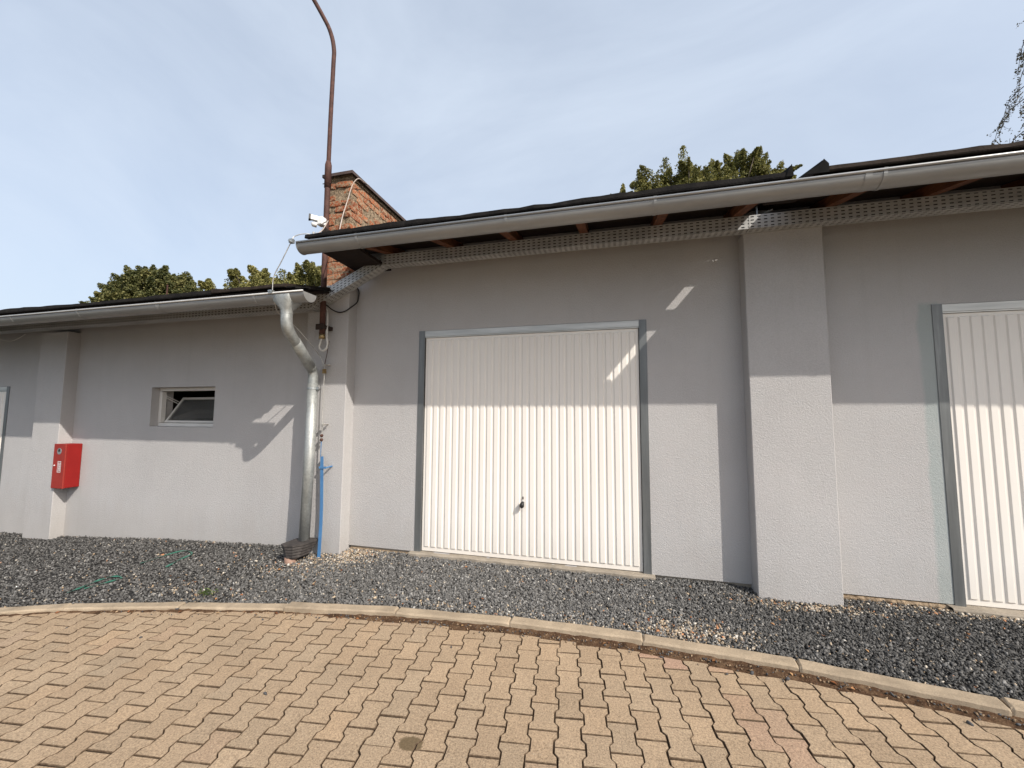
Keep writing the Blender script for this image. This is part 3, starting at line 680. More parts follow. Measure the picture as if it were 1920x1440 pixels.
def sheathing(parent, x0, x1, zoff):
    g = G(); y0, y1 = 3.39, 9.95
    g.add([(x0,y0,uz(y0)+zoff),(x1,y0,uz(y0)+zoff),(x1,y1,uz(y1)+zoff),(x0,y1,uz(y1)+zoff)]+[(x0,y0,uz(y0)+zoff+0.021),(x1,y0,uz(y0)+zoff+0.021),(x1,y1,uz(y1)+zoff+0.021),(x0,y1,uz(y1)+zoff+0.021)],
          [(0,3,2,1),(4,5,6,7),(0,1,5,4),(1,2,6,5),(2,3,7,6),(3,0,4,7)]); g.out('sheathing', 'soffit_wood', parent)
def rafter(parent, x, zoff, wdt=0.085, h=0.088):
    g = G(); y0, y1 = 3.455, 9.65
    pr = [(x,y0,uz(y0)+zoff-0.002),(x,y1,uz(y1)+zoff-0.002),(x,y1,uz(y1)+zoff-h),(x,y0+0.09,uz(y0+0.09)+zoff-h),(x,y0,uz(y0)+zoff-h*0.45)]
    g.prism([(q[0]-wdt/2, q[1], q[2]) for q in pr], (wdt, 0, 0)); o = g.out('rafter', 'rafter_wood', parent); return o
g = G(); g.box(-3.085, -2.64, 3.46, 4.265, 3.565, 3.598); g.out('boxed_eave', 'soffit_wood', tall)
GAP0, GAP1 = 1.352, 1.508
ra = roof_part(tall, 'roof', -3.10, GAP0, 0.0); sheathing(tall, -3.09, GAP0-0.004, 0.0)
rb = roof_part(tall, 'roof', GAP1, 8.7, 0.012, 'bitumen_brown'); sheathing(tall, GAP1+0.006, 8.65, 0.0)
ra['label'] = 'dark bitumen roof sheet left of the gap'; rb['label'] = 'brownish bitumen roof sheet right of the gap'
g = G(); y0 = 3.335   # upturned sheet metal edges at the gap
g.prism([(GAP0-0.05, y0, uz(y0)+0.03), (GAP0+0.004, y0, uz(y0)+0.028), (GAP0-0.006, y0, uz(y0)+0.125), (GAP0-0.030, y0, uz(y0)+0.078)], (0, 0.012, 0.003))
g.prism([(GAP0-0.022, y0+0.013, uz(y0)+0.05), (GAP0-0.018, y0+0.013, uz(y0)+0.05), (GAP0-0.010, y0+0.013, uz(y0)+0.122), (GAP0-0.016, y0+0.013, uz(y0)+0.115)], (0, 6.6, 1.65))
g.out('edge_flashing', 'flashing', ra)
g = G()
g.prism([(GAP1-0.09, y0, uz(y0)+0.026), (GAP1+0.08, y0, uz(y0)+0.026), (GAP1+0.08, y0, uz(y0)+0.092), (GAP1+0.050, y0, uz(y0)+0.132), (GAP1+0.030, y0, uz(y0)+0.100)], (0, 0.012, 0.003))
g.prism([(GAP1+0.02, y0+0.013, uz(y0)+0.06), (GAP1+0.024, y0+0.013, uz(y0)+0.06), (GAP1+0.046, y0+0.013, uz(y0)+0.128), (GAP1+0.042, y0+0.013, uz(y0)+0.128)], (0, 6.6, 1.65))
g.out('edge_flashing', 'flashing', rb)
g = G(); g.prism([(GAP0-0.03, 4.045, uz(4.045)+0.068), (GAP1+0.05, 4.045, uz(4.045)+0.080), (GAP1+0.05, 10.0, uz(10.0)+0.080), (GAP0-0.03, 10.0, uz(10.0)+0.068)], (0, 0, 0.008)); g.out('streak_stop_plate', 'flashing', tall)  # plate added over the gap to end the sun streak on the wall
g = G(); g.box(GAP0-0.05, GAP1+0.05, 3.70, 3.83, uz(3.7)-0.03, uz(3.7)-0.006); g.out('streak_break_bar', 'soffit_wood', tall)  # bar added under the gap to interrupt the sun streak
g = G(); g.box(GAP0+0.02, GAP0+0.032, 4.20, 4.23, 3.66, 3.86); g.tube([(GAP0-0.05, 4.22, 3.72), (GAP0+0.10, 4.12, 3.74)], 0.006, 6); g.tube([(GAP0+0.0, 4.23, 3.71), (GAP0+0.14, 4.14, 3.76)], 0.006, 6)
g.out('roof_strap', 'galvanised', tall)
for x in (-2.55, -1.77, -1.03, -0.28, 0.45, 1.16, 1.93, 2.66, 3.4, 4.15, 4.9, 5.65, 6.4, 7.2): rafter(tall, x, 0.0)
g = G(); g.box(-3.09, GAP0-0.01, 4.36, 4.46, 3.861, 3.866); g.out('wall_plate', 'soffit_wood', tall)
# infill of the eaves above the wall head
g = G(); g.box(-3.09, 8.1, WY+0.03, WY+0.05, 3.861, 3.99)
# ---- low garages
low = thing('garage_building', 'lower grey rendered garage left of the rusty pole with small window', 'building')
WIN = (-6.597, -5.408, 1.602, 2.175); D0 = (-12.42, -9.797, -0.12, 2.232)
wall('wall', -14.5, -3.178, -0.6, 3.20, WY, 0.30, [WIN, D0], 'stucco', low)
o = box('pillar', -8.800, -8.198, PFY+0.003, WY+0.02, -0.7, 3.06, 'stucco', low, 0.006); o['label'] = 'rendered pillar beside the red cabinet'
o = box('pillar', -3.768, -3.169, PFY, WY+0.012, -0.5, 3.42, 'stucco', low, 0.006); o['label'] = 'narrow rendered pier behind the downpipe'
garage_door(low, *D0, label='ribbed white door cut off by the left edge', handle=False)
g = G(); g.box(-14.5, -3.4, 9.7, 9.95, -0.6, 4.5); g.out('back_wall', 'stucco', low)
# window
W0 = empty('window', (0, 0, 0), low); x0, x1, z0, z1 = WIN; yw = WY+0.105; fw = 0.05
for q in (('frame_rail', x0, x1, z0, z0+fw), ('frame_rail', x0, x1, z1-fw, z1), ('frame_stile', x0, x0+fw, z0+fw+0.001, z1-fw-0.001), ('frame_stile', x1-fw, x1, z0+fw+0.001, z1-fw-0.001)):
    box(q[0], q[1]+0.001, q[2]-0.001, yw, yw+0.07, q[3]+0.001, q[4]-0.001, 'white_frame', W0, 0.004)
sash = G(); sx0, sx1 = x0+fw+0.012, x1-fw-0.012; H = z1-z0-2*fw-0.02; zb = z0+fw+0.012; tl = R_(33); s5 = 0.030
def tilt(x, u, d): return (x, yw+0.045+u*math.sin(tl)+d*math.cos(tl), zb+u*math.cos(tl)-d*math.sin(tl))
def tbox(g, xa, xb, ua, ub, da, db):
    g.add([tilt(xa,ua,da),tilt(xb,ua,da),tilt(xb,ub,da),tilt(xa,ub,da),tilt(xa,ua,db),tilt(xb,ua,db),tilt(xb,ub,db),tilt(xa,ub,db)], [(0,1,2,3),(7,6,5,4),(0,4,5,1),(1,5,6,2),(2,6,7,3),(3,7,4,0)])
tbox(sash, sx0, sx1, 0, s5, 0, 0.035); tbox(sash, sx0, sx1, H-s5, H, 0, 0.035); tbox(sash, sx0, sx0+s5, s5, H-s5, 0.001, 0.034); tbox(sash, sx1-s5, sx1, s5, H-s5, 0.001, 0.034)
sash.out('sash', 'white_frame', W0)
pane = G(); tbox(pane, sx0+s5-0.004, sx1-s5+0.004, s5-0.004, H-s5+0.004, 0.012, 0.020); pane.out('pane', 'glass', W0)
g = G(); g.tube([(sx0+0.012, yw+0.05, zb+H*0.80), tilt(sx0+0.016, H*0.72, -0.01)], 0.006, 6); g.tube([(sx0+0.012, yw+0.05, zb+H*0.86), tilt(sx0+0.016, H*0.79, -0.01)], 0.006, 6); g.out('stay_arm', 'white_frame', W0)
g = G(); g.box(-7.6, -4.4, WY+0.301, 7.4, 0.0, 3.0)      # dark store room behind the window
v_, f_ = g.v, [t[::-1] for t in g.f if t != (0, 1, 5, 4)]; mesh('store_room', v_, f_, 'interior', low)
ra = roof_part(low, 'roof', -14.8, -4.30, -0.512, 'bitumen'); rb = roof_part(low, 'roof', -4.297, -3.32, -0.500, 'bitumen_brown'); sheathing(low, -14.7, -3.33, -0.512)
for k in range(15): rafter(low, -14.2+k*0.76, -0.512)
g = G()      # torn roofing at the step beside the pole
for k in range(5):
    a = Vector((-3.36+0.04*k, 3.36+0.03*k+random.uniform(-0.02, 0.02), 3.115+random.uniform(-0.005, 0.02)+0.004*k)); s1 = random.uniform(0.05, 0.1)
    g.prism([a, a+Vector((s1, 0.01, random.uniform(-0.01, 0.01))), a+Vector((s1*0.8, 0.4, 0.10+random.uniform(-0.02, 0.02))), a+Vector((-0.02, 0.4, 0.10))], (0, 0, 0.014))
g.out('torn_roofing', 'bitumen', low)

# ---- brick firewall between the two roofs
fwl = thing('brick_firewall', 'weathered red brick firewall with metal cap rising between the roofs', 'wall')
FX0, FX1, FY0, FY1, FZ0, FZ1 = -3.63, -3.262, 4.275, 9.6, 3.425, 4.83
g = G(); g.box(FX0+0.012, FX1-0.012, FY0+0.012, FY1, FZ0, FZ1+0.03); g.out('mortar_core', 'mortar', fwl)
def brick_mesh():
    import itertools
    vs = []
    for x, y, z in itertools.product((-1, 0, 1), repeat=3):
        if (x, y, z) == (0, 0, 0): continue
        k = 0.94 if abs(x)+abs(y)+abs(z) == 3 else 1.0
        vs.append(Vector((x*k, y*k, z*k)) + Vector((random.gauss(0, .05), random.gauss(0, .10), random.gauss(0, .13))))
    import bmesh
    bm = bmesh.new()
    for q in vs: bm.verts.new(q)
    bmesh.ops.convex_hull(bm, input=bm.verts); bmesh.ops.recalc_face_normals(bm, faces=bm.faces)
    me = bpy.data.meshes.new('brick'); bm.to_mesh(me); bm.free(); me.materials.append(MATS['brick']); return me
BM = [brick_mesh() for _ in range(7)]
zc = FZ0+0.02; row = 0; bh = 0.068
while zc+bh < FZ1+0.02:
    # front face bricks
    xs_ = [(FX0, FX0+0.12), (FX0+0.128, FX1)] if row % 2 == 0 else [(FX0, FX0+0.24), (FX0+0.248, FX1)]
    for (a, c_) in xs_:
        if random.random() < 0.14: continue
        last = c_ == FX1
        dpt = (0.125 if row % 2 == 0 else 0.25) if last else 0.06
        o = bpy.data.objects.new('brick', random.choice(BM)); link(o, fwl)
        o.location = ((a+c_)/2, FY0+dpt/2+random.uniform(-0.006, 0.012), zc+bh/2); o.scale = ((c_-a)/2, dpt/2, bh/2); o.rotation_euler = (random.gauss(0, .03), random.gauss(0, .035), random.gauss(0, .02))
    y = FY0 + (0.137 if row % 2 == 0 else 0.262)
    while y < 6.6:
        ln = 0.25 if row % 3 else 0.122
        if random.random() > 0.22 + (0.30 if zc > FZ1-0.35 and y > 4.9 else 0):
            o = bpy.data.objects.new('brick', random.choice(BM)); link(o, fwl)
            o.location = (FX1-0.05+random.uniform(-0.012, 0.006), y+ln/2, zc+bh/2); o.scale = (0.052, ln/2-0.005, bh/2); o.rotation_euler = (random.gauss(0, .02), random.gauss(0, .03), random.gauss(0, .02))
        y += ln+0.012
    zc += bh+0.014; row += 1
g = G(); g.box(FX0-0.005, FX1+0.004, FY0+0.004, FY1, FZ1+0.031, FZ1+0.095); g.out('bed_course', 'mortar', fwl)
g = G(); g.box(FX0-0.045, FX1+0.045, FY0-0.055, FY1, FZ1+0.096, FZ1+0.104); g.box(FX0-0.045, FX1+0.045, FY0-0.055, FY0-0.050, FZ1+0.065, FZ1+0.0955)
g.box(FX1+0.040, FX1+0.045, FY0-0.0495, FY1, FZ1+0.065, FZ1+0.0955); g.box(FX0-0.045, FX0-0.040, FY0-0.0495, FY1, FZ1+0.065, FZ1+0.0955); g.out('cap', 'cap_metal', fwl)

# ------------------------------------------------------------------ gutters
def gutter(x0, x1, zc, label, joints, brackets, caps):
    t = thing('rain_gutter', label, 'gutter', 'half round gutters along the eaves'); yc = 3.362; R = 0.086
    n = 14; g = G(); v = []; f = []
    prof = [(yc+R*math.cos(math.pi+math.pi*k/n), zc+R*math.sin(math.pi+math.pi*k/n)) for k in range(n+1)]
    inn = [(yc+(R-0.002)*math.cos(math.pi+math.pi*k/n), zc+(R-0.002)*math.sin(math.pi+math.pi*k/n)) for k in range(n, -1, -1)]
    loop = prof+inn; m_ = len(loop)
    for x in (x0, x1): v += [(x, q[0], q[1]) for q in loop]
    for k in range(m_): f.append((k, (k+1) % m_, m_+(k+1) % m_, m_+k))
    g.add(v, f); g.out('trough', 'gutter_metal', t, False)
    t.children[0].data.polygons.foreach_set('use_smooth', [True]*len(t.children[0].data.polygons))
    g = G(); g.tube([(x0, yc-R-0.004, zc+0.006), (x1, yc-R-0.004, zc+0.006)], 0.0105, 10); g.out('bead', 'lit_bead_metal', t, True)
    for (x, sgn) in caps:
        g = G(); pts = [(x, yc+(R+0.004)*math.cos(math.pi+math.pi*k/n), zc+(R+0.004)*math.sin(math.pi+math.pi*k/n)) for k in range(n+1)]; g.prism(pts, (0.008*sgn, 0, 0)); g.out('end_cap', 'gutter_metal', t)
    for x in joints:
        g = G(); r2 = R+0.003; v = []; m2 = n+1
        for xx in (x-0.022, x+0.022): v += [(xx, yc+r2*math.cos(math.pi+math.pi*k/n), zc+r2*math.sin(math.pi+math.pi*k/n)) for k in range(n+1)]
        g.add(v, [(k, k+1, m2+k+1, m2+k) for k in range(n)]); g.out('joint_band', 'gutter_metal', t, True)
    for x in brackets:
        r2 = R+0.0045; g = G(); pts = [(x, yc-R-0.012, zc+0.018)] + [(x, yc+r2*math.cos(math.pi+math.pi*k/n), zc+r2*math.sin(math.pi+math.pi*k/n)) for k in range(n+1)] + [(x, yc+R+0.06, zc+0.03)]
        for a, c_ in zip(pts[:-1], pts[1:]):
            dv = (Vector(c_)-Vector(a)); nn = Vector((0, -dv.z, dv.y)).normalized()*0.003
            A, B = Vector(a), Vector(c_); g.add([A+Vector((-0.012,0,0)), A+Vector((0.012,0,0)), B+Vector((0.012,0,0)), B+Vector((-0.012,0,0)), A+nn+Vector((-0.012,0,0)), A+nn+Vector((0.012,0,0)), B+nn+Vector((0.012,0,0)), B+nn+Vector((-0.012,0,0))], [(0,3,2,1),(4,5,6,7),(0,1,5,4),(1,2,6,5),(2,3,7,6),(3,0,4,7)])
        g.out('bracket', 'gutter_metal', t)
    return t
gutter(-3.13, 8.6, 3.545, 'upper grey half round gutter above the middle and right doors', [1.80, 5.8], [-2.43, -0.905, 0.348, 1.90, 3.1, 4.3, 5.5], [(-3.13, -1)])
gutter(-14.7, -3.02, 3.030, 'lower grey half round gutter above the small window', [-4.98, -9.0], [-11.6, -10.2, -8.8, -7.52, -6.29, -5.01, -3.64], [(-3.02, 1)])

# ------------------------------------------------------------------ downpipes
dp = thing('downpipe', 'galvanised downpipe bent back to the pier beside the blue guard', 'downpipe')
def ring(cx, cy, cz, rx, ry, n=16, tilt_=0): return [(cx+rx*math.cos(2*math.pi*k/n), cy+ry*math.sin(2*math.pi*k/n), cz) for k in range(n)]
def loft(rings, name, mat, parent, caps=False):
    n = len(rings[0]); v = [q for r in rings for q in r]; f = []
    for i in range(len(rings)-1):
        for k in range(n): f.append((i*n+k, (i+1)*n+k, (i+1)*n+(k+1) % n, i*n+(k+1) % n))
    f = [t[::-1] for t in f]
    return mesh(name, v, f, mat, parent, True)
HXC = -3.285; PR = 0.056
def rrect(cx, cy, cz, hx, hy, n=16):
    out = []
    for k in range(n):
        a = 2*math.pi*k/n; c_, s_ = math.cos(a), math.sin(a); kk = 1/max(abs(c_), abs(s_)); kk = kk*0.92+0.08
        out.append((cx+hx*c_*kk, cy+hy*s_*kk, cz))
    return out
loft([rrect(HXC, 3.362, 3.018, 0.098, 0.094), rrect(HXC, 3.362, 2.955, 0.098, 0.094), ring(HXC-0.004, 3.362, 2.875, PR+0.004, PR+0.004), ring(HXC-0.004, 3.362, 2.83, PR+0.003, PR+0.003)], 'hopper', 'pipe_metal', dp)
el = catmull([(HXC-0.004, 3.362, 2.865), (HXC-0.006, 3.364, 2.765), (HXC-0.012, 3.395, 2.68), (HXC-0.045, 3.50, 2.60), (HXC-0.075, 3.58, 2.565)], 6)
g = G(); g.tube(el, PR, 18); g.out('upper_elbow', 'pipe_metal', dp, True)
g = G(); g.tube([(HXC-0.062, 3.548, 2.579), (-3.545, 4.035, 2.345)], PR+0.004, 18); g.out('offset_pipe', 'pipe_metal', dp, True)
el = catmull([(-3.522, 3.99, 2.367), (-3.548, 4.05, 2.33), (-3.553, 4.075, 2.26), (-3.553, 4.078, 2.16), (-3.553, 4.078, 2.10)], 6)
g = G(); g.tube(el, PR+0.001, 18); g.out('lower_elbow', 'pipe_metal', dp, True)
g = G(); g.tube([(-3.553, 4.078, 2.165), (-3.556, 4.075, 1.2), (-3.566, 4.06, 0.30)], PR+0.004, 20); g.out('pipe', 'pipe_metal', dp, True)
g = G(); g.tube([(-3.553, 4.078, 2.115), (-3.553, 4.078, 2.095)], PR+0.008, 20); g.box(-3.496, -3.462, 4.06, 4.075, 2.09, 2.12); g.box(-3.552, -3.535, 4.10, 4.183, 2.10, 2.112); g.out('pipe_clip', 'galvanised', dp)
gl = thing('gully', 'dark ribbed plastic gully under the galvanised downpipe', 'drain')
def gring(z, f0, w_, sh=0.0):   # rounded funnel plan: flat back at the wall, pointed to the yard
    P = [(-3.70+sh, 3.86), (-3.62, 3.82), (-3.52, 3.84), (-3.45, 3.93), (-3.42, 4.13), (-3.47, 4.155), (-3.63, 4.155), (-3.70, 4.08)]
    cx, cy = -3.60, 3.93; return [(cx+(x-cx)*w_, cy+(y-cy)*w_, z) for x, y in P]
rs = []; z = 0.315
for k in range(5):
    w_ = 1.0-0.085*k; rs += [gring(z, 0, w_), gring(z-0.016, 0, w_), gring(z-0.019, 0, w_-0.09), gring(z-0.030, 0, w_-0.10)]; z -= 0.033
n8 = 8; v = [q for r in rs for q in r]; f = [tuple(range(8))]
for i in range(len(rs)-1):
    for k in range(n8): f.append((i*n8+k, i*n8+(k+1) % n8, (i+1)*n8+(k+1) % n8, (i+1)*n8+k))
mesh('funnel', v, [t[::-1] for t in f][0:1] and f, 'grey_plastic', gl)
g = G(); g.tube([(-3.62, 3.925, 0.165), (-3.62, 3.925, 0.05)], 0.062, 16); g.out('clay_pipe', 'terracotta_pipe', gl, True)
# ------------------------------------------------------------------ cable tray
ct = thing('cable_tray', 'perforated galvanised cable tray stepping down along the wall head', 'cable tray')
def tray_run(name, A, B, yb=4.182, u0=0.0):
    """A,B = (x,z,yfront) of bottom front edge; front face 0.128 high, bottom to yb, open top"""
    v = []; f = []; uvs = []
    d = Vector((B[0]-A[0], 0, B[1]-A[1])); Lh = d.length
    for (x, z, yf) in (A, B):
        v += [(x, yf, z+0.128), (x, yf, z), (x, yb, z), (x, yb, z+0.128), (x, yf+0.012, z+0.128)]
    for (a, c_, w0, w1) in ((0, 1, 0.116, 0.0), (1, 2, -0.010, -0.010-(yb-A[2])), (2, 3, 0.0, 0.116), (4, 0, 0.5, 0.5)):
        f.append((a, c_, 5+c_, 5+a)); uvs.append([(u0, w0), (u0, w1), (u0+Lh, w1), (u0+Lh, w0)])
    return mesh(name, v, f, 'tray_metal', ct, uvs=uvs)
tray_run('tray_section', (-14.6, 3.083, 4.02), (-7.0, 3.083, 4.02)); tray_run('tray_section', (-6.997, 3.083, 4.02), (-3.60, 3.083, 4.01))
tray_run('tray_section', (-3.597, 3.084, 4.01), (-2.63, 3.558, 4.062)); 
def bundle(A, B, y0, y1=None):
    y1 = y0 if y1 is None else y1
    g = G()
    for k in range(7): g.tube([(A[0], y0+0.016+0.019*k, A[1]+0.016+0.012*(k % 2)), (B[0], y1+0.016+0.019*k*(4.165-y1)/(4.165-y0), B[1]+0.016+0.012*((k+1) % 2))], 0.0105, 6)
    for k in range(6): g.tube([(A[0], y0+0.014, A[1]+0.022+0.018*k), (B[0], y1+0.014, B[1]+0.022+0.018*k)], 0.0100, 6)
    g.out('slot_dark_cables', 'black_plastic', ct, True)  # black cables added inside the tray so its slots look dark
bundle((-14.6, 3.083), (-3.60, 3.083), 4.026); bundle((-3.60, 3.086), (-2.63, 3.560), 4.016, 4.068); bundle((-2.63, 3.558), (8.3, 3.558), 4.066)
xk = -2.627
for xe in (-1.9, 1.262, 3.45, 5.6, 8.3): tray_run('tray_section', (xk, 3.558, 4.062), (xe-0.003, 3.558, 4.062)); xk = xe

# ------------------------------------------------------------------ lamp pole and camera
lp = thing('lamp_post', 'rusty brown steel lamp pole bolted to the pier beside the brick firewall', 'lamp post')
PX, PY = -3.448, 4.06
g = G(); g.tube([(PX+0.012, PY, 2.755), (PX+0.004, PY, 3.6), (PX-0.002, PY, 4.70), (PX-0.002, PY, 4.73)], 0.0335, 14); g.out('lower_tube', 'rust', lp, True)
g = G(); g.tube([(PX-0.002, PY, 4.63), (PX-0.002, PY, 4.93), (PX-0.002, PY, 4.98)], [0.040, 0.040, 0.029], 14); g.tube([(PX-0.07, PY-0.005, 4.69), (PX+0.05, PY-0.005, 4.69)], 0.005, 6); g.out('sleeve', 'rust', lp, True)
pts = [(PX-0.002, PY, 4.9), (PX, PY, 5.6), (PX+0.008, PY, 6.30), (PX+0.006, PY, 6.50), (PX-0.03, PY-0.02, 6.70), (PX-0.11, PY-0.07, 6.90), (PX-0.34, PY-0.22, 7.33), (PX-0.56, PY-0.38, 7.62), (PX-0.75, PY-0.52, 7.72)]
g = G(); g.tube(catmull(pts, 6), 0.0265, 12); g.out('upper_tube', 'rust', lp, True)
g = G(); a = Vector((PX-0.72, PY-0.50, 7.72)); dv = Vector((-0.8, -0.55, 0.08)).normalized(); g.tube([a, a+dv*0.06, a+dv*0.2, a+dv*0.5, a+dv*0.6], [0.03, 0.06, 0.10, 0.09, 0.02], 14); g.out('lamp_head', 'grey_plastic', lp, True)
g = G(); g.box(PX+0.0, PX+0.06, PY-0.045, 4.186, 2.83, 2.875); g.box(PX-0.045, PX+0.065, PY-0.05, PY-0.042, 2.815, 2.885); g.out('bracket', 'rust_dark', lp)
g = G(); g.tube([(PX+0.013, PY, 2.71), (PX+0.013, PY, 2.765)], 0.036, 14); g.out('cable_gland', 'brass', lp, True)
g = G(); g.box(PX-0.03, PX+0.04, PY-0.035, 4.30, 4.03, 4.085); g.out('wall_arm', 'rust_dark', lp)
cm = thing('security_camera', 'white security camera with black lens hood on the rusty pole', 'camera')
box('junction_box', PX-0.043, PX+0.040, PY-0.118, PY-0.034, 4.10, 4.205, 'white_plastic', cm, 0.010)
cdv = Vector((-0.72, -0.69, 0.02)).normalized(); c0 = Vector((PX-0.025, PY-0.10, 4.175))
def oriented_box(g, c, dx, up, ln, wd, ht):
    sd_ = dx.cross(up).normalized(); up = sd_.cross(dx).normalized(); vs_ = []
    for i in (-1, 1):
        for j in (-1, 1):
            for k in (-1, 1): vs_.append(c+dx*(ln/2*i)+sd_*(wd/2*j)+up*(ht/2*k))
    g.add(vs_, [(0,1,3,2),(4,6,7,5),(0,4,5,1),(2,3,7,6),(0,2,6,4),(1,5,7,3)])
g = G(); oriented_box(g, c0+cdv*0.05, cdv, Vector((0, 0, 1)), 0.08, 0.056, 0.054); g.out('body', 'white_plastic', cm)
g = G(); oriented_box(g, c0+cdv*0.098, cdv, Vector((0, 0, 1)), 0.022, 0.066, 0.062); g.out('lens_face', 'black_plastic', cm)
g = G(); cb = Vector((PX-0.05, PY-0.095, 4.105)); g.tube([cb, cb+cdv*0.04+Vector((0, 0, 0.006)), cb+cdv*0.05+Vector((0, 0, 0.02))], [0.032, 0.034, 0.022], 14); g.out('swivel', 'white_plastic', cm, True)

# ------------------------------------------------------------------ cables and lightning conductor
wire('lightning_wire', [(-3.40, 3.275, 3.05), (-3.386, 3.27, 3.21), (-3.304, 3.27, 3.356), (-3.19, 3.275, 3.57), (-3.174, 3.29, 3.622), (-3.10, 3.33, 3.66), (-3.01, 3.40, 3.672)], 0.005, 'wire_metal', 'thin metal wire arching from the lower gutter up over the upper gutter end', 'wire')
wire('camera_cable', [(-3.05, 3.45, 3.70), (-3.10, 3.6, 3.83), (-3.21, 3.8, 4.03), (-3.29, 3.90, 4.10), (-3.40, 3.95, 4.11)], 0.006, 'tan_cable', 'short tan cable loop from the roof edge to the security camera', 'cable')
wire('conductor_wire', [(-2.81, 3.5, 3.69), (-2.966, 3.75, 4.048), (-3.133, 4.05, 4.447), (-3.206, 4.2, 4.687), (-3.19, 4.24, 4.79), (-3.175, 4.30, 4.855), (-3.20, 4.45, 4.90), (-3.23, 4.6, 4.945)], 0.006, 'tan_cable', 'thin wire curving up the corner of the brick firewall to its cap', 'wire')
g = G(); g.box(-3.045, -2.985, 3.375, 3.415, 3.66, 3.675); g.tube([(-3.03, 3.39, 3.67), (-3.03, 3.39, 3.70)], 0.012, 8); g.tube([(-3.0, 3.40, 3.67), (-3.0, 3.40, 3.695)], 0.010, 8); tag(g.out('wire_clamp', 'wire_metal'), 'small metal wire clamp on the upper roof corner', 'clamp')
g = G(); g.box(-3.205, -3.165, 3.25, 3.29, 3.545, 3.585); g.tube([(-3.19, 3.235, 3.56), (-3.19, 3.30, 3.56)], 0.009, 8); tag(g.out('gutter_clamp', 'galvanised'), 'metal clamp on the left end of the upper gutter', 'clamp')
g = G(); g.box(-3.425, -3.385, 3.25, 3.285, 3.03, 3.065); g.tube([(-3.41, 3.235, 3.05), (-3.41, 3.295, 3.05)], 0.009, 8); tag(g.out('gutter_clamp', 'galvanised'), 'metal clamp on the lower gutter beside the hopper', 'clamp')
lc = thing('earthing_conductor', 'earthing wire running down the pier with clamps above the blue guard', 'wire')
wire('sloping_wire', [(-3.40, 3.30, 2.98), (-3.42, 3.38, 2.86), (-3.41, 3.55, 2.789), (-3.434, 3.75, 2.695), (-3.49, 4.06, 2.54), (-3.462, 4.10, 2.456), (-3.440, 4.115, 2.40)], 0.005, 'wire_metal', parent=lc)
wire('rod', [(-3.427, 4.118, 2.40), (-3.430, 4.118, 2.18), (-3.433, 4.118, 1.9), (-3.425, 4.115, 1.66), (-3.422, 4.11, 1.28)], 0.0055, 'wire_metal', parent=lc)
wire('upper_stub', [(-3.432, 4.12, 2.40), (-3.418, 4.135, 2.53), (-3.405, 4.15, 2.70)], 0.004, 'rust', parent=lc)
for (z, nm) in ((2.39, 'wall_clip'), (1.665, 'wall_clip')):
    g = G(); g.tube([(-3.425, 4.105, z), (-3.395, 4.18, z+0.008)], 0.007, 8); g.box(-3.44, -3.405, 4.095, 4.13, z-0.012, z+0.014); g.tube([(-3.405, 4.13, z+0.005), (-3.375, 4.145, z+0.012)], 0.007, 8); g.out(nm, 'wire_metal', lc)
g = G(); g.box(-3.445, -3.412, 4.10, 4.132, 2.29, 2.345); g.tube([(-3.43, 4.095, 2.33), (-3.43, 4.14, 2.33)], 0.01, 8); g.out('test_clamp', 'brass', lc)
for z in (1.535, 1.485):
    g = G(); g.tube([(-3.424, 4.11, z-0.018), (-3.424, 4.11, z), (-3.424, 4.11, z+0.018)], [0.012, 0.022, 0.012], 10); g.out('ball_clamp', 'rust', lc, True)
bgd = thing('earthing_guard', 'blue painted steel angle guard at the foot of the pier', 'guard')
g = G()
P0 = [(-3.405, 4.105, 1.285), (-3.378, 4.10, 0.72), (-3.372, 4.095, 0.50), (-3.352, 4.055, 0.03)]
for a, c_ in zip(P0[:-1], P0[1:]):
    A, B = Vector(a), Vector(c_); wv = Vector((0.042, 0, 0)); tv = Vector((0, 0.005, 0)); dvv = Vector((0, 0.042, 0))
    for (s0, e0, e1) in ((Vector((-0.021, 0, 0)), wv, tv), (Vector((-0.021, 0.0052, 0)), Vector((0.005, 0, 0)), dvv)):
        g.add([A+s0, A+s0+e0, A+s0+e0+e1, A+s0+e1, B+s0, B+s0+e0, B+s0+e0+e1, B+s0+e1], [(0,1,2,3),(7,6,5,4),(0,4,5,1),(1,5,6,2),(2,6,7,3),(3,7,4,0)])
g.out('angle_bar', 'blue_paint', bgd)
g = G(); g.box(-3.432, -3.335, 4.094, 4.104, 1.145, 1.17); g.tube([(-3.34, 4.10, 1.157), (-3.318, 4.186, 1.165)], 0.009, 8); g.out('wall_clip', 'blue_paint', bgd)
g = G(); g.tube([(-3.424, 4.11, 1.28), (-3.424, 4.11, 1.47)], 0.006, 8); g.out('painted_rod', 'blue_paint', bgd)
wire('white_cable', [(-3.445, 4.13, 3.10), (-3.41, 4.11, 2.986), (-3.395, 4.09, 2.852), (-3.375, 4.07, 2.73), (-3.354, 4.06, 2.651), (-3.362, 4.055, 2.588), (-3.413, 4.05, 2.562), (-3.462, 4.05, 2.601), (-3.450, 4.055, 2.665), (-3.438, 4.06, 2.72)], 0.0125, 'white_cable', 'thick white cable looping into the bottom of the rusty pole', 'cable', n=10)
wire('black_cable', [(-3.45, 4.12, 3.15), (-3.376, 4.15, 3.089), (-3.283, 4.160, 3.054), (-3.195, 4.160, 3.066), (-3.145, 4.185, 3.11), (-3.135, 4.29, 3.20), (-3.135, 4.32, 3.28), (-3.14, 4.32, 3.38), (-3.2, 4.25, 3.45)], 0.008, 'black_plastic', 'thin black cable loop hanging below the sloping tray', 'cable')
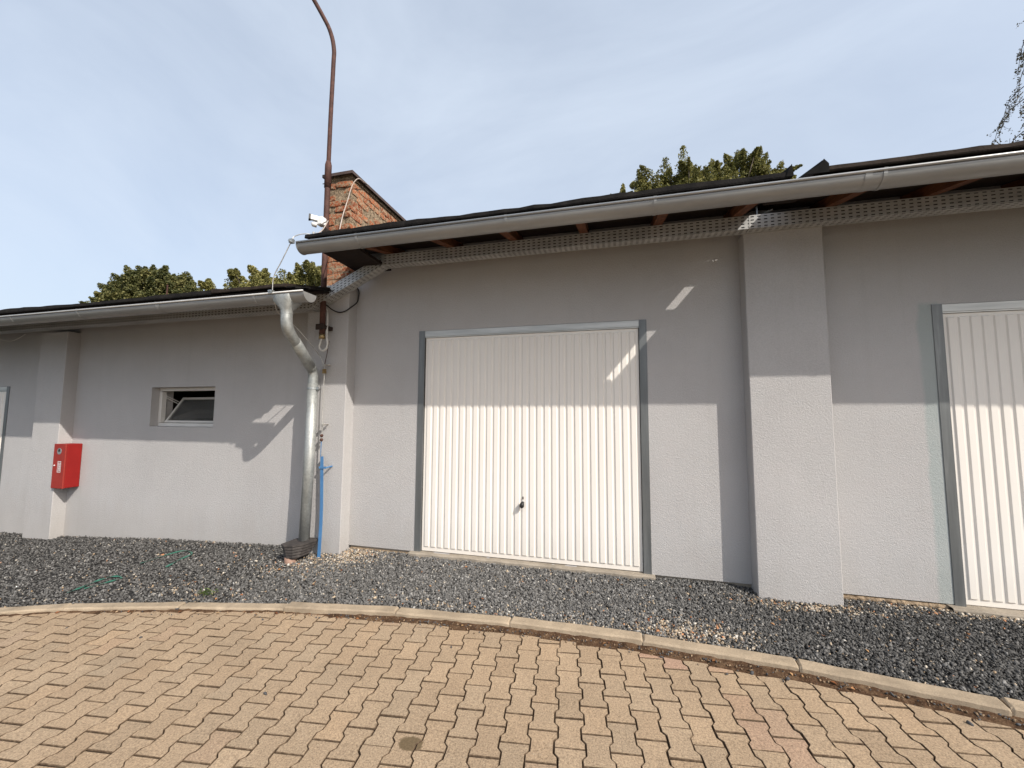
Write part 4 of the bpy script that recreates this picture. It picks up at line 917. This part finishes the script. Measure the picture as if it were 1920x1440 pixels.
wire('thin_wire', [(-9.55, 4.05, 2.97), (-9.35, 4.08, 2.93), (-9.2, 4.1, 2.96), (-9.05, 4.12, 3.04)], 0.004, 'white_cable', 'thin pale wire drooping from the tray near the left edge', 'wire')

# ------------------------------------------------------------------ fire cabinet
fc = thing('fire_cabinet', 'red metal fire extinguisher cabinet in the corner of the left pillar', 'cabinet')
bx0, bx1, by0, by1, bz0, bz1 = -8.195, -7.944, 4.152, 4.348, 0.672, 1.325
box('body', bx0, bx1, by0+0.022, by1, bz0, bz1, 'red_paint', fc, 0.006)
box('door', bx0-0.002, bx1+0.002, by0, by0+0.020, bz0-0.003, bz1+0.003, 'red_door', fc, 0.005)
dr_ = fc.children[1]
def disc(name, x, z, r, y, mat, parent, n=20, th=0.003):
    g = G(); g.prism([(x+r*math.cos(2*math.pi*k/n), y, z+r*math.sin(2*math.pi*k/n)) for k in range(n)], (0, -th, 0)); return g.out(name, mat, parent)
disc('emblem', bx0+0.125, bz1-0.105, 0.047, by0-0.0005, 'galvanised', dr_)
g = G(); g.add([(bx0+0.10, by0-0.006, bz1-0.11), (bx0+0.15, by0-0.006, bz1-0.11), (bx0+0.14, by0-0.006, bz1-0.075), (bx0+0.115, by0-0.006, bz1-0.07)], [(0,1,2,3)]); g.out('emblem_print', 'black_plastic', dr_)
g = G(); y = by0-0.0022; lx, rx, lz, hz = bx0+0.110, bx0+0.185, bz0+0.235, bz0+0.400
for (a, c_, d, e) in ((lx, rx, lz, lz+0.007), (lx, rx, hz-0.007, hz), (lx, lx+0.007, lz+0.007, hz-0.007), (rx-0.007, rx, lz+0.007, hz-0.007)): g.add([(a,y,d),(c_,y,d),(c_,y,e),(a,y,e)], [(0,1,2,3)])
for (cx_, z_) in ((lx+0.026, lz+0.016), (lx+0.053, lz+0.022)):
    while z_ < hz-0.022:
        hh = random.uniform(0.006, 0.012); ww = random.choice((0.014, 0.017, 0.020)); g.add([(cx_-ww/2,y,z_),(cx_+ww/2,y,z_),(cx_+ww/2,y,z_+hh),(cx_-ww/2,y,z_+hh)], [(0,1,2,3)]); z_ += hh+0.003
g.out('sticker', 'white_plastic', dr_)
g = G(); g.tube([(bx0+0.045, by0+0.001, bz0+0.335), (bx0+0.045, by0-0.008, bz0+0.335)], 0.010, 12); g.out('lock', 'white_plastic', dr_)

# ------------------------------------------------------------------ litter and weeds
def strap(pts, label):
    P = catmull(pts, 6); v = []; f = []
    for i, q in enumerate(P):
        t = (P[min(i+1, len(P)-1)]-P[max(0, i-1)]).normalized(); s_ = Vector((t.y, -t.x, 0)).normalized()*0.009 + Vector((0, 0, 0.004*math.sin(i*0.9)))
        v += [q-s_, q+s_, q+s_+Vector((0, 0, 0.002)), q-s_+Vector((0, 0, 0.002))]
    for i in range(len(P)-1):
        for k in range(4): f.append((i*4+k, i*4+(k+1) % 4, (i+1)*4+(k+1) % 4, (i+1)*4+k))
    f += [(3, 2, 1, 0), tuple(len(v)-4+k for k in range(4))]
    tag(mesh('plastic_strap', v, f, 'green_strap'), label, 'strap', 'green plastic straps in the gravel')
def gz_(x, y, d=0.012): return (x, y, float(gravel_z(np.float64(x), np.float64(y)))+d)
strap([gz_(-5.231, 2.843), gz_(-5.24, 2.95, 0.014), gz_(-5.256, 3.1, 0.022), gz_(-5.22, 3.21, 0.02), gz_(-5.10, 3.21, 0.012), gz_(-5.12, 3.12, 0.012), gz_(-5.19, 2.95, 0.008)], 'folded green plastic strap on the gravel nearest the kerb')
strap([gz_(-5.36, 3.55, 0.012), gz_(-5.30, 3.94, 0.013), gz_(-5.05, 3.90, 0.015), gz_(-4.98, 3.7, 0.014), gz_(-4.911, 3.511, 0.010)], 'thin bent green plastic strap lying on gravel closer to the wall')
def leaves_mesh(name, P, Nrm, size, tint, mat, parent=None, aspect=1.0):
    n = len(P); a = RNG.normal(size=(n, 3)); u = np.cross(Nrm, a); u /= np.linalg.norm(u, axis=1)[:, None]+1e-9; v = np.cross(Nrm, u)
    s = size[:, None]; k = s*aspect
    V = np.stack([P-u*s*0.5, P+v*k*0.42+u*s*0.05, P+u*s*0.5, P-v*k*0.42+u*s*0.05], 1) + (Nrm*s*0.12)[:, None, :]*np.array([0, 1, -1, 1])[None, :, None]
    me = bpy.data.meshes.new(name); me.vertices.add(n*4); me.vertices.foreach_set('co', V.reshape(-1).astype(np.float32))
    me.loops.add(n*4); me.loops.foreach_set('vertex_index', np.arange(n*4, dtype=np.int32)); me.polygons.add(n)
    me.polygons.foreach_set('loop_start', np.arange(0, n*4, 4, dtype=np.int32)); me.polygons.foreach_set('loop_total', np.full(n, 4, dtype=np.int32)); me.update(calc_edges=True)
    me.materials.append(MATS[mat]); at = me.attributes.new('tint', 'FLOAT', 'POINT'); at.data.foreach_set('value', np.repeat(tint, 4).astype(np.float32))
    return link(bpy.data.objects.new(name, me), parent)
def unit(n): a = RNG.normal(size=(n, 3)); return a/np.linalg.norm(a, axis=1)[:, None]
# weed tuft
n = 60; P = np.array([-3.79, 3.10, 0.095])+RNG.normal(size=(n, 3))*np.array([0.045, 0.025, 0.010])
wd = leaves_mesh('weed', P, unit(n)*np.array([.6, .6, 1]), RNG.uniform(0.02, 0.045, n), RNG.uniform(0, 1, n), 'weed_leaf', aspect=0.5); tag(wd, 'small green weed growing in the gravel beside the kerb', 'weed')
# dry leaves
n = 70; x = RNG.uniform(-5.5, 3.2, n); y = kerb_y(x)+RNG.uniform(0.03, 0.95, n); y = np.minimum(y, 4.2)
m2 = RNG.uniform(0, 1, n) < 0.35; y = np.where(m2, kerb_y(x)-0.10-RNG.uniform(0.01, 0.07, n), y)
z = np.where(m2, gplane(x, y)+0.012, gravel_z(x, y)+0.012); nn = unit(n)*0.4+np.array([0, 0, 1]); nn /= np.linalg.norm(nn, axis=1)[:, None]
fl = leaves_mesh('fallen_leaves', np.stack([x, y, z], -1), nn, RNG.uniform(0.018, 0.04, n), RNG.uniform(0, 1, n), 'dry_leaf', aspect=0.8); tag(fl, 'scattered dry brown leaves on gravel and soil strip', 'leaves', kind='stuff')

# ------------------------------------------------------------------ trees behind the roofs
def tree(label, base, crown_c, rad, nshoot, nleaf, leaf, shoot_len, shoot_r, size, mat, low_=-0.25, up=0.6, tops=()):
    t = thing('broadleaf_tree', label, 'tree', 'trees behind the garages')
    C = np.array(crown_c, float); rad = np.array(rad, float)
    # shoot directions over the crown, plus explicit leading tops
    d = unit(nshoot*3); d = d[d[:, 2] > low_][:nshoot]
    root = C + d*rad*RNG.uniform(0.62, 0.86, len(d))[:, None]
    ax = d*rad; ax /= np.linalg.norm(ax, axis=1)[:, None]; ax = ax + np.array([0, 0, up]); ax /= np.linalg.norm(ax, axis=1)[:, None]
    ln = shoot_len*RNG.uniform(0.6, 1.25, len(d)); rr = shoot_r*RNG.uniform(0.7, 1.2, len(d))
    if len(tops):
        sub = []
        for q in tops:
            sub.append(q)
            for _ in range(5):
                t0 = random.uniform(0.15, 0.75); ll = q[6]*random.uniform(0.25, 0.55)
                sub.append((q[0]+q[3]*q[6]*t0+random.gauss(0, q[7]*0.35), q[1]+random.gauss(0, q[7]*0.35), q[2]+q[6]*t0-ll*0.2, q[3]+random.gauss(0, 0.55), random.gauss(0, 0.5), random.uniform(0.35, 1.0), ll, q[7]*random.uniform(0.35, 0.6)))
        tops = sub
        T = np.array(tops, float); root = np.concatenate([root, T[:, :3]]); ax = np.concatenate([ax, T[:, 3:6]/np.linalg.norm(T[:, 3:6], axis=1)[:, None]]); ln = np.concatenate([ln, T[:, 6]]); rr = np.concatenate([rr, T[:, 7]])
    ns = len(root); idx = RNG.integers(0, ns, nleaf)
    if len(tops):
        k = int(nleaf*0.5); idx[:k] = RNG.integers(ns-len(tops), ns, k)
    s = RNG.uniform(0, 1, nleaf)**0.8; prof = np.sqrt(np.clip(s*3.2, 0, 1))*np.clip(1.08-s, 0, 1)**0.75
    off = unit(nleaf)*(RNG.uniform(0, 1, nleaf)**0.45)[:, None]*(rr[idx]*prof)[:, None]
    P = root[idx] + ax[idx]*(ln[idx]*s)[:, None] + off
    nrm = unit(nleaf)*0.9 + np.array([0.25, -0.2, 0.75]); nrm /= np.linalg.norm(nrm, axis=1)[:, None]
    tint = np.clip(RNG.normal(0.45, 0.22, nleaf) + RNG.normal(0, 0.12, ns)[idx], 0, 1)
    leaves_mesh('crown', P, nrm, size*RNG.uniform(0.7, 1.3, nleaf), tint, mat, t, 0.85)
    g = G(); B = Vector(base); Cc = Vector(crown_c); g.tube([B, B.lerp(Cc, 0.4)+Vector((0.2, 0, 0)), B.lerp(Cc, 0.8), Cc], [0.35, 0.27, 0.18, 0.09], 10); g.out('trunk', 'bark', t, True)
    g = G()
    for i in RNG.choice(ns, min(ns, 46), replace=False):
        a = B.lerp(Cc, random.uniform(0.5, 0.9)); e = Vector(root[i]+ax[i]*ln[i]*0.75); mm = a.lerp(e, 0.5)+Vector((0, 0, -0.3)); g.tube([a, mm, e], [0.09, 0.05, 0.012], 5)
    g.out('limbs', 'bark', t, True)
    return t
tree('dense rounded dark green tree above the left end of the lower roof', (-33.6, 22, -0.7), (-33.6, 22, 9.0), (4.5, 3.2, 3.7), 420, 120000, 0, 0.8, 0.55, 0.14, 'leaf_dark', -0.1, 0.25)
tp = []
for (x, z, l_, r_) in ((-24.6, 9.4, 0.9, 0.5), (-23.4, 9.7, 1.3, 0.7), (-22.6, 9.8, 1.4, 0.7), (-21.6, 9.6, 1.1, 0.7), (-20.6, 9.4, 1.2, 0.7), (-19.7, 9.7, 1.6, 0.8), (-18.9, 9.8, 1.7, 0.75), (-18.0, 9.7, 1.5, 0.75), (-17.2, 9.6, 1.35, 0.7), (-16.4, 9.3, 1.2, 0.7)):
    tp.append((x, 20+random.uniform(-1, 1), z, random.uniform(-0.2, 0.2), 0, 1, l_, r_))
tree('loose yellowish green tree showing between lower roof and rusty pole', (-20.3, 20.3, -0.7), (-20.2, 20.3, 7.3), (4.6, 3.0, 2.6), 260, 110000, 0, 1.1, 0.55, 0.11, 'leaf', -0.2, 0.6, tp)
tp = []
for (x, z, tx, l_, r_) in ((0.15, 10.55, 0.1, 0.95, 0.22), (0.68, 10.7, 0.15, 1.0, 0.26), (1.1, 10.7, -0.25, 1.1, 0.42), (1.75, 10.9, -0.25, 1.75, 0.55), (2.3, 10.9, 0.15, 1.75, 0.6), (2.95, 10.9, 0.05, 2.05, 0.55), (3.4, 11.0, 0.0, 1.5, 0.6), (3.95, 10.9, 0.15, 1.7, 0.62), (4.6, 10.9, -0.15, 1.7, 0.55), (5.05, 11.0, 0.12, 2.15, 0.6), (5.55, 10.9, 0.15, 1.6, 0.55), (6.0, 10.7, 0.25, 1.9, 0.5), (6.25, 10.6, 0.35, 1.35, 0.42), (6.85, 10.6, 0.3, 0.75, 0.25)):
    for q in range(2): tp.append((x-0.25+random.uniform(-0.1, 0.1), 17+random.uniform(-0.7, 0.7), z-0.35-0.25*q, tx+random.uniform(-.06, .06), 0, 1, l_*(1-0.18*q), r_))
tree('olive green tree with upright shoots above the upper roof left of the gap', (3.4, 17.2, -0.7), (3.2, 17.2, 9.0), (3.0, 2.4, 2.2), 230, 130000, 0, 1.0, 0.42, 0.078, 'leaf', -0.2, 0.8, tp)
# birch at the right edge: drooping twigs
bt = thing('birch_tree', 'drooping birch with dark small leaves at the right edge of the sky', 'tree', 'trees behind the garages')
g = G(); BB = Vector((14.62, 14.3, -0.7)); g.tube([BB, BB+Vector((0.1, 0, 5)), BB+Vector((-0.1, 0.1, 11)), BB+Vector((0, 0, 16))], [0.22, 0.17, 0.11, 0.03], 10); g.out('trunk', 'bark', bt, True)
g = G(); LP = []
for k in range(95):
    h = random.uniform(8.5, 15.6); a0 = random.uniform(0, 2*math.pi) if k > 55 else random.uniform(math.pi*0.75, math.pi*1.35); reach = random.uniform(1.6, 2.95)*(1-0.12*max(0, (h-12.5))/3)
    s0 = BB+Vector((0, 0, h)); dd = Vector((math.cos(a0), math.sin(a0), 0)); pts = [s0, s0+dd*reach*0.55+Vector((0, 0, 0.55)), s0+dd*reach*0.95+Vector((0, 0, 0.15)), s0+dd*reach*1.08+Vector((0, 0, -0.9*random.uniform(0.6, 1.3)))]
    cp = catmull(pts, 5); g.tube(cp, [0.03-0.027*i/(len(cp)-1) for i in range(len(cp))], 4)
    for i in range(len(cp)//3, len(cp)):
        if i % 2 == 0:
            for _ in range(3):
                tw = Vector(cp[i])+Vector((random.gauss(0, 0.05), random.gauss(0, 0.05), 0)); dl = random.uniform(0.25, 0.7); e_ = tw+Vector((random.gauss(-0.06, 0.10), random.gauss(0, 0.10), -dl)); g.tube([tw, tw.lerp(e_, 0.5)+Vector((random.gauss(0, 0.02), 0, 0)), e_], [0.006, 0.004, 0.002], 3)
                for q in range(int(dl*34)): LP.append(np.array(tw.lerp(e_, random.random()))+RNG.normal(size=3)*0.028)
g.out('limbs', 'bark', bt, True); LP = np.array(LP); n = len(LP)
leaves_mesh('crown', LP, unit(n), RNG.uniform(0.045, 0.085, n), RNG.uniform(0, 1, n), 'leaf_birch', bt, 0.7)
# thin rusty rod standing on the low roof far left
g = G(); g.tube([(-8.15, 5.5, 3.55), (-8.15, 5.5, 4.22)], 0.012, 6); tag(g.out('roof_rod', 'rust'), 'short thin rusty rod standing on the lower roof', 'rod')
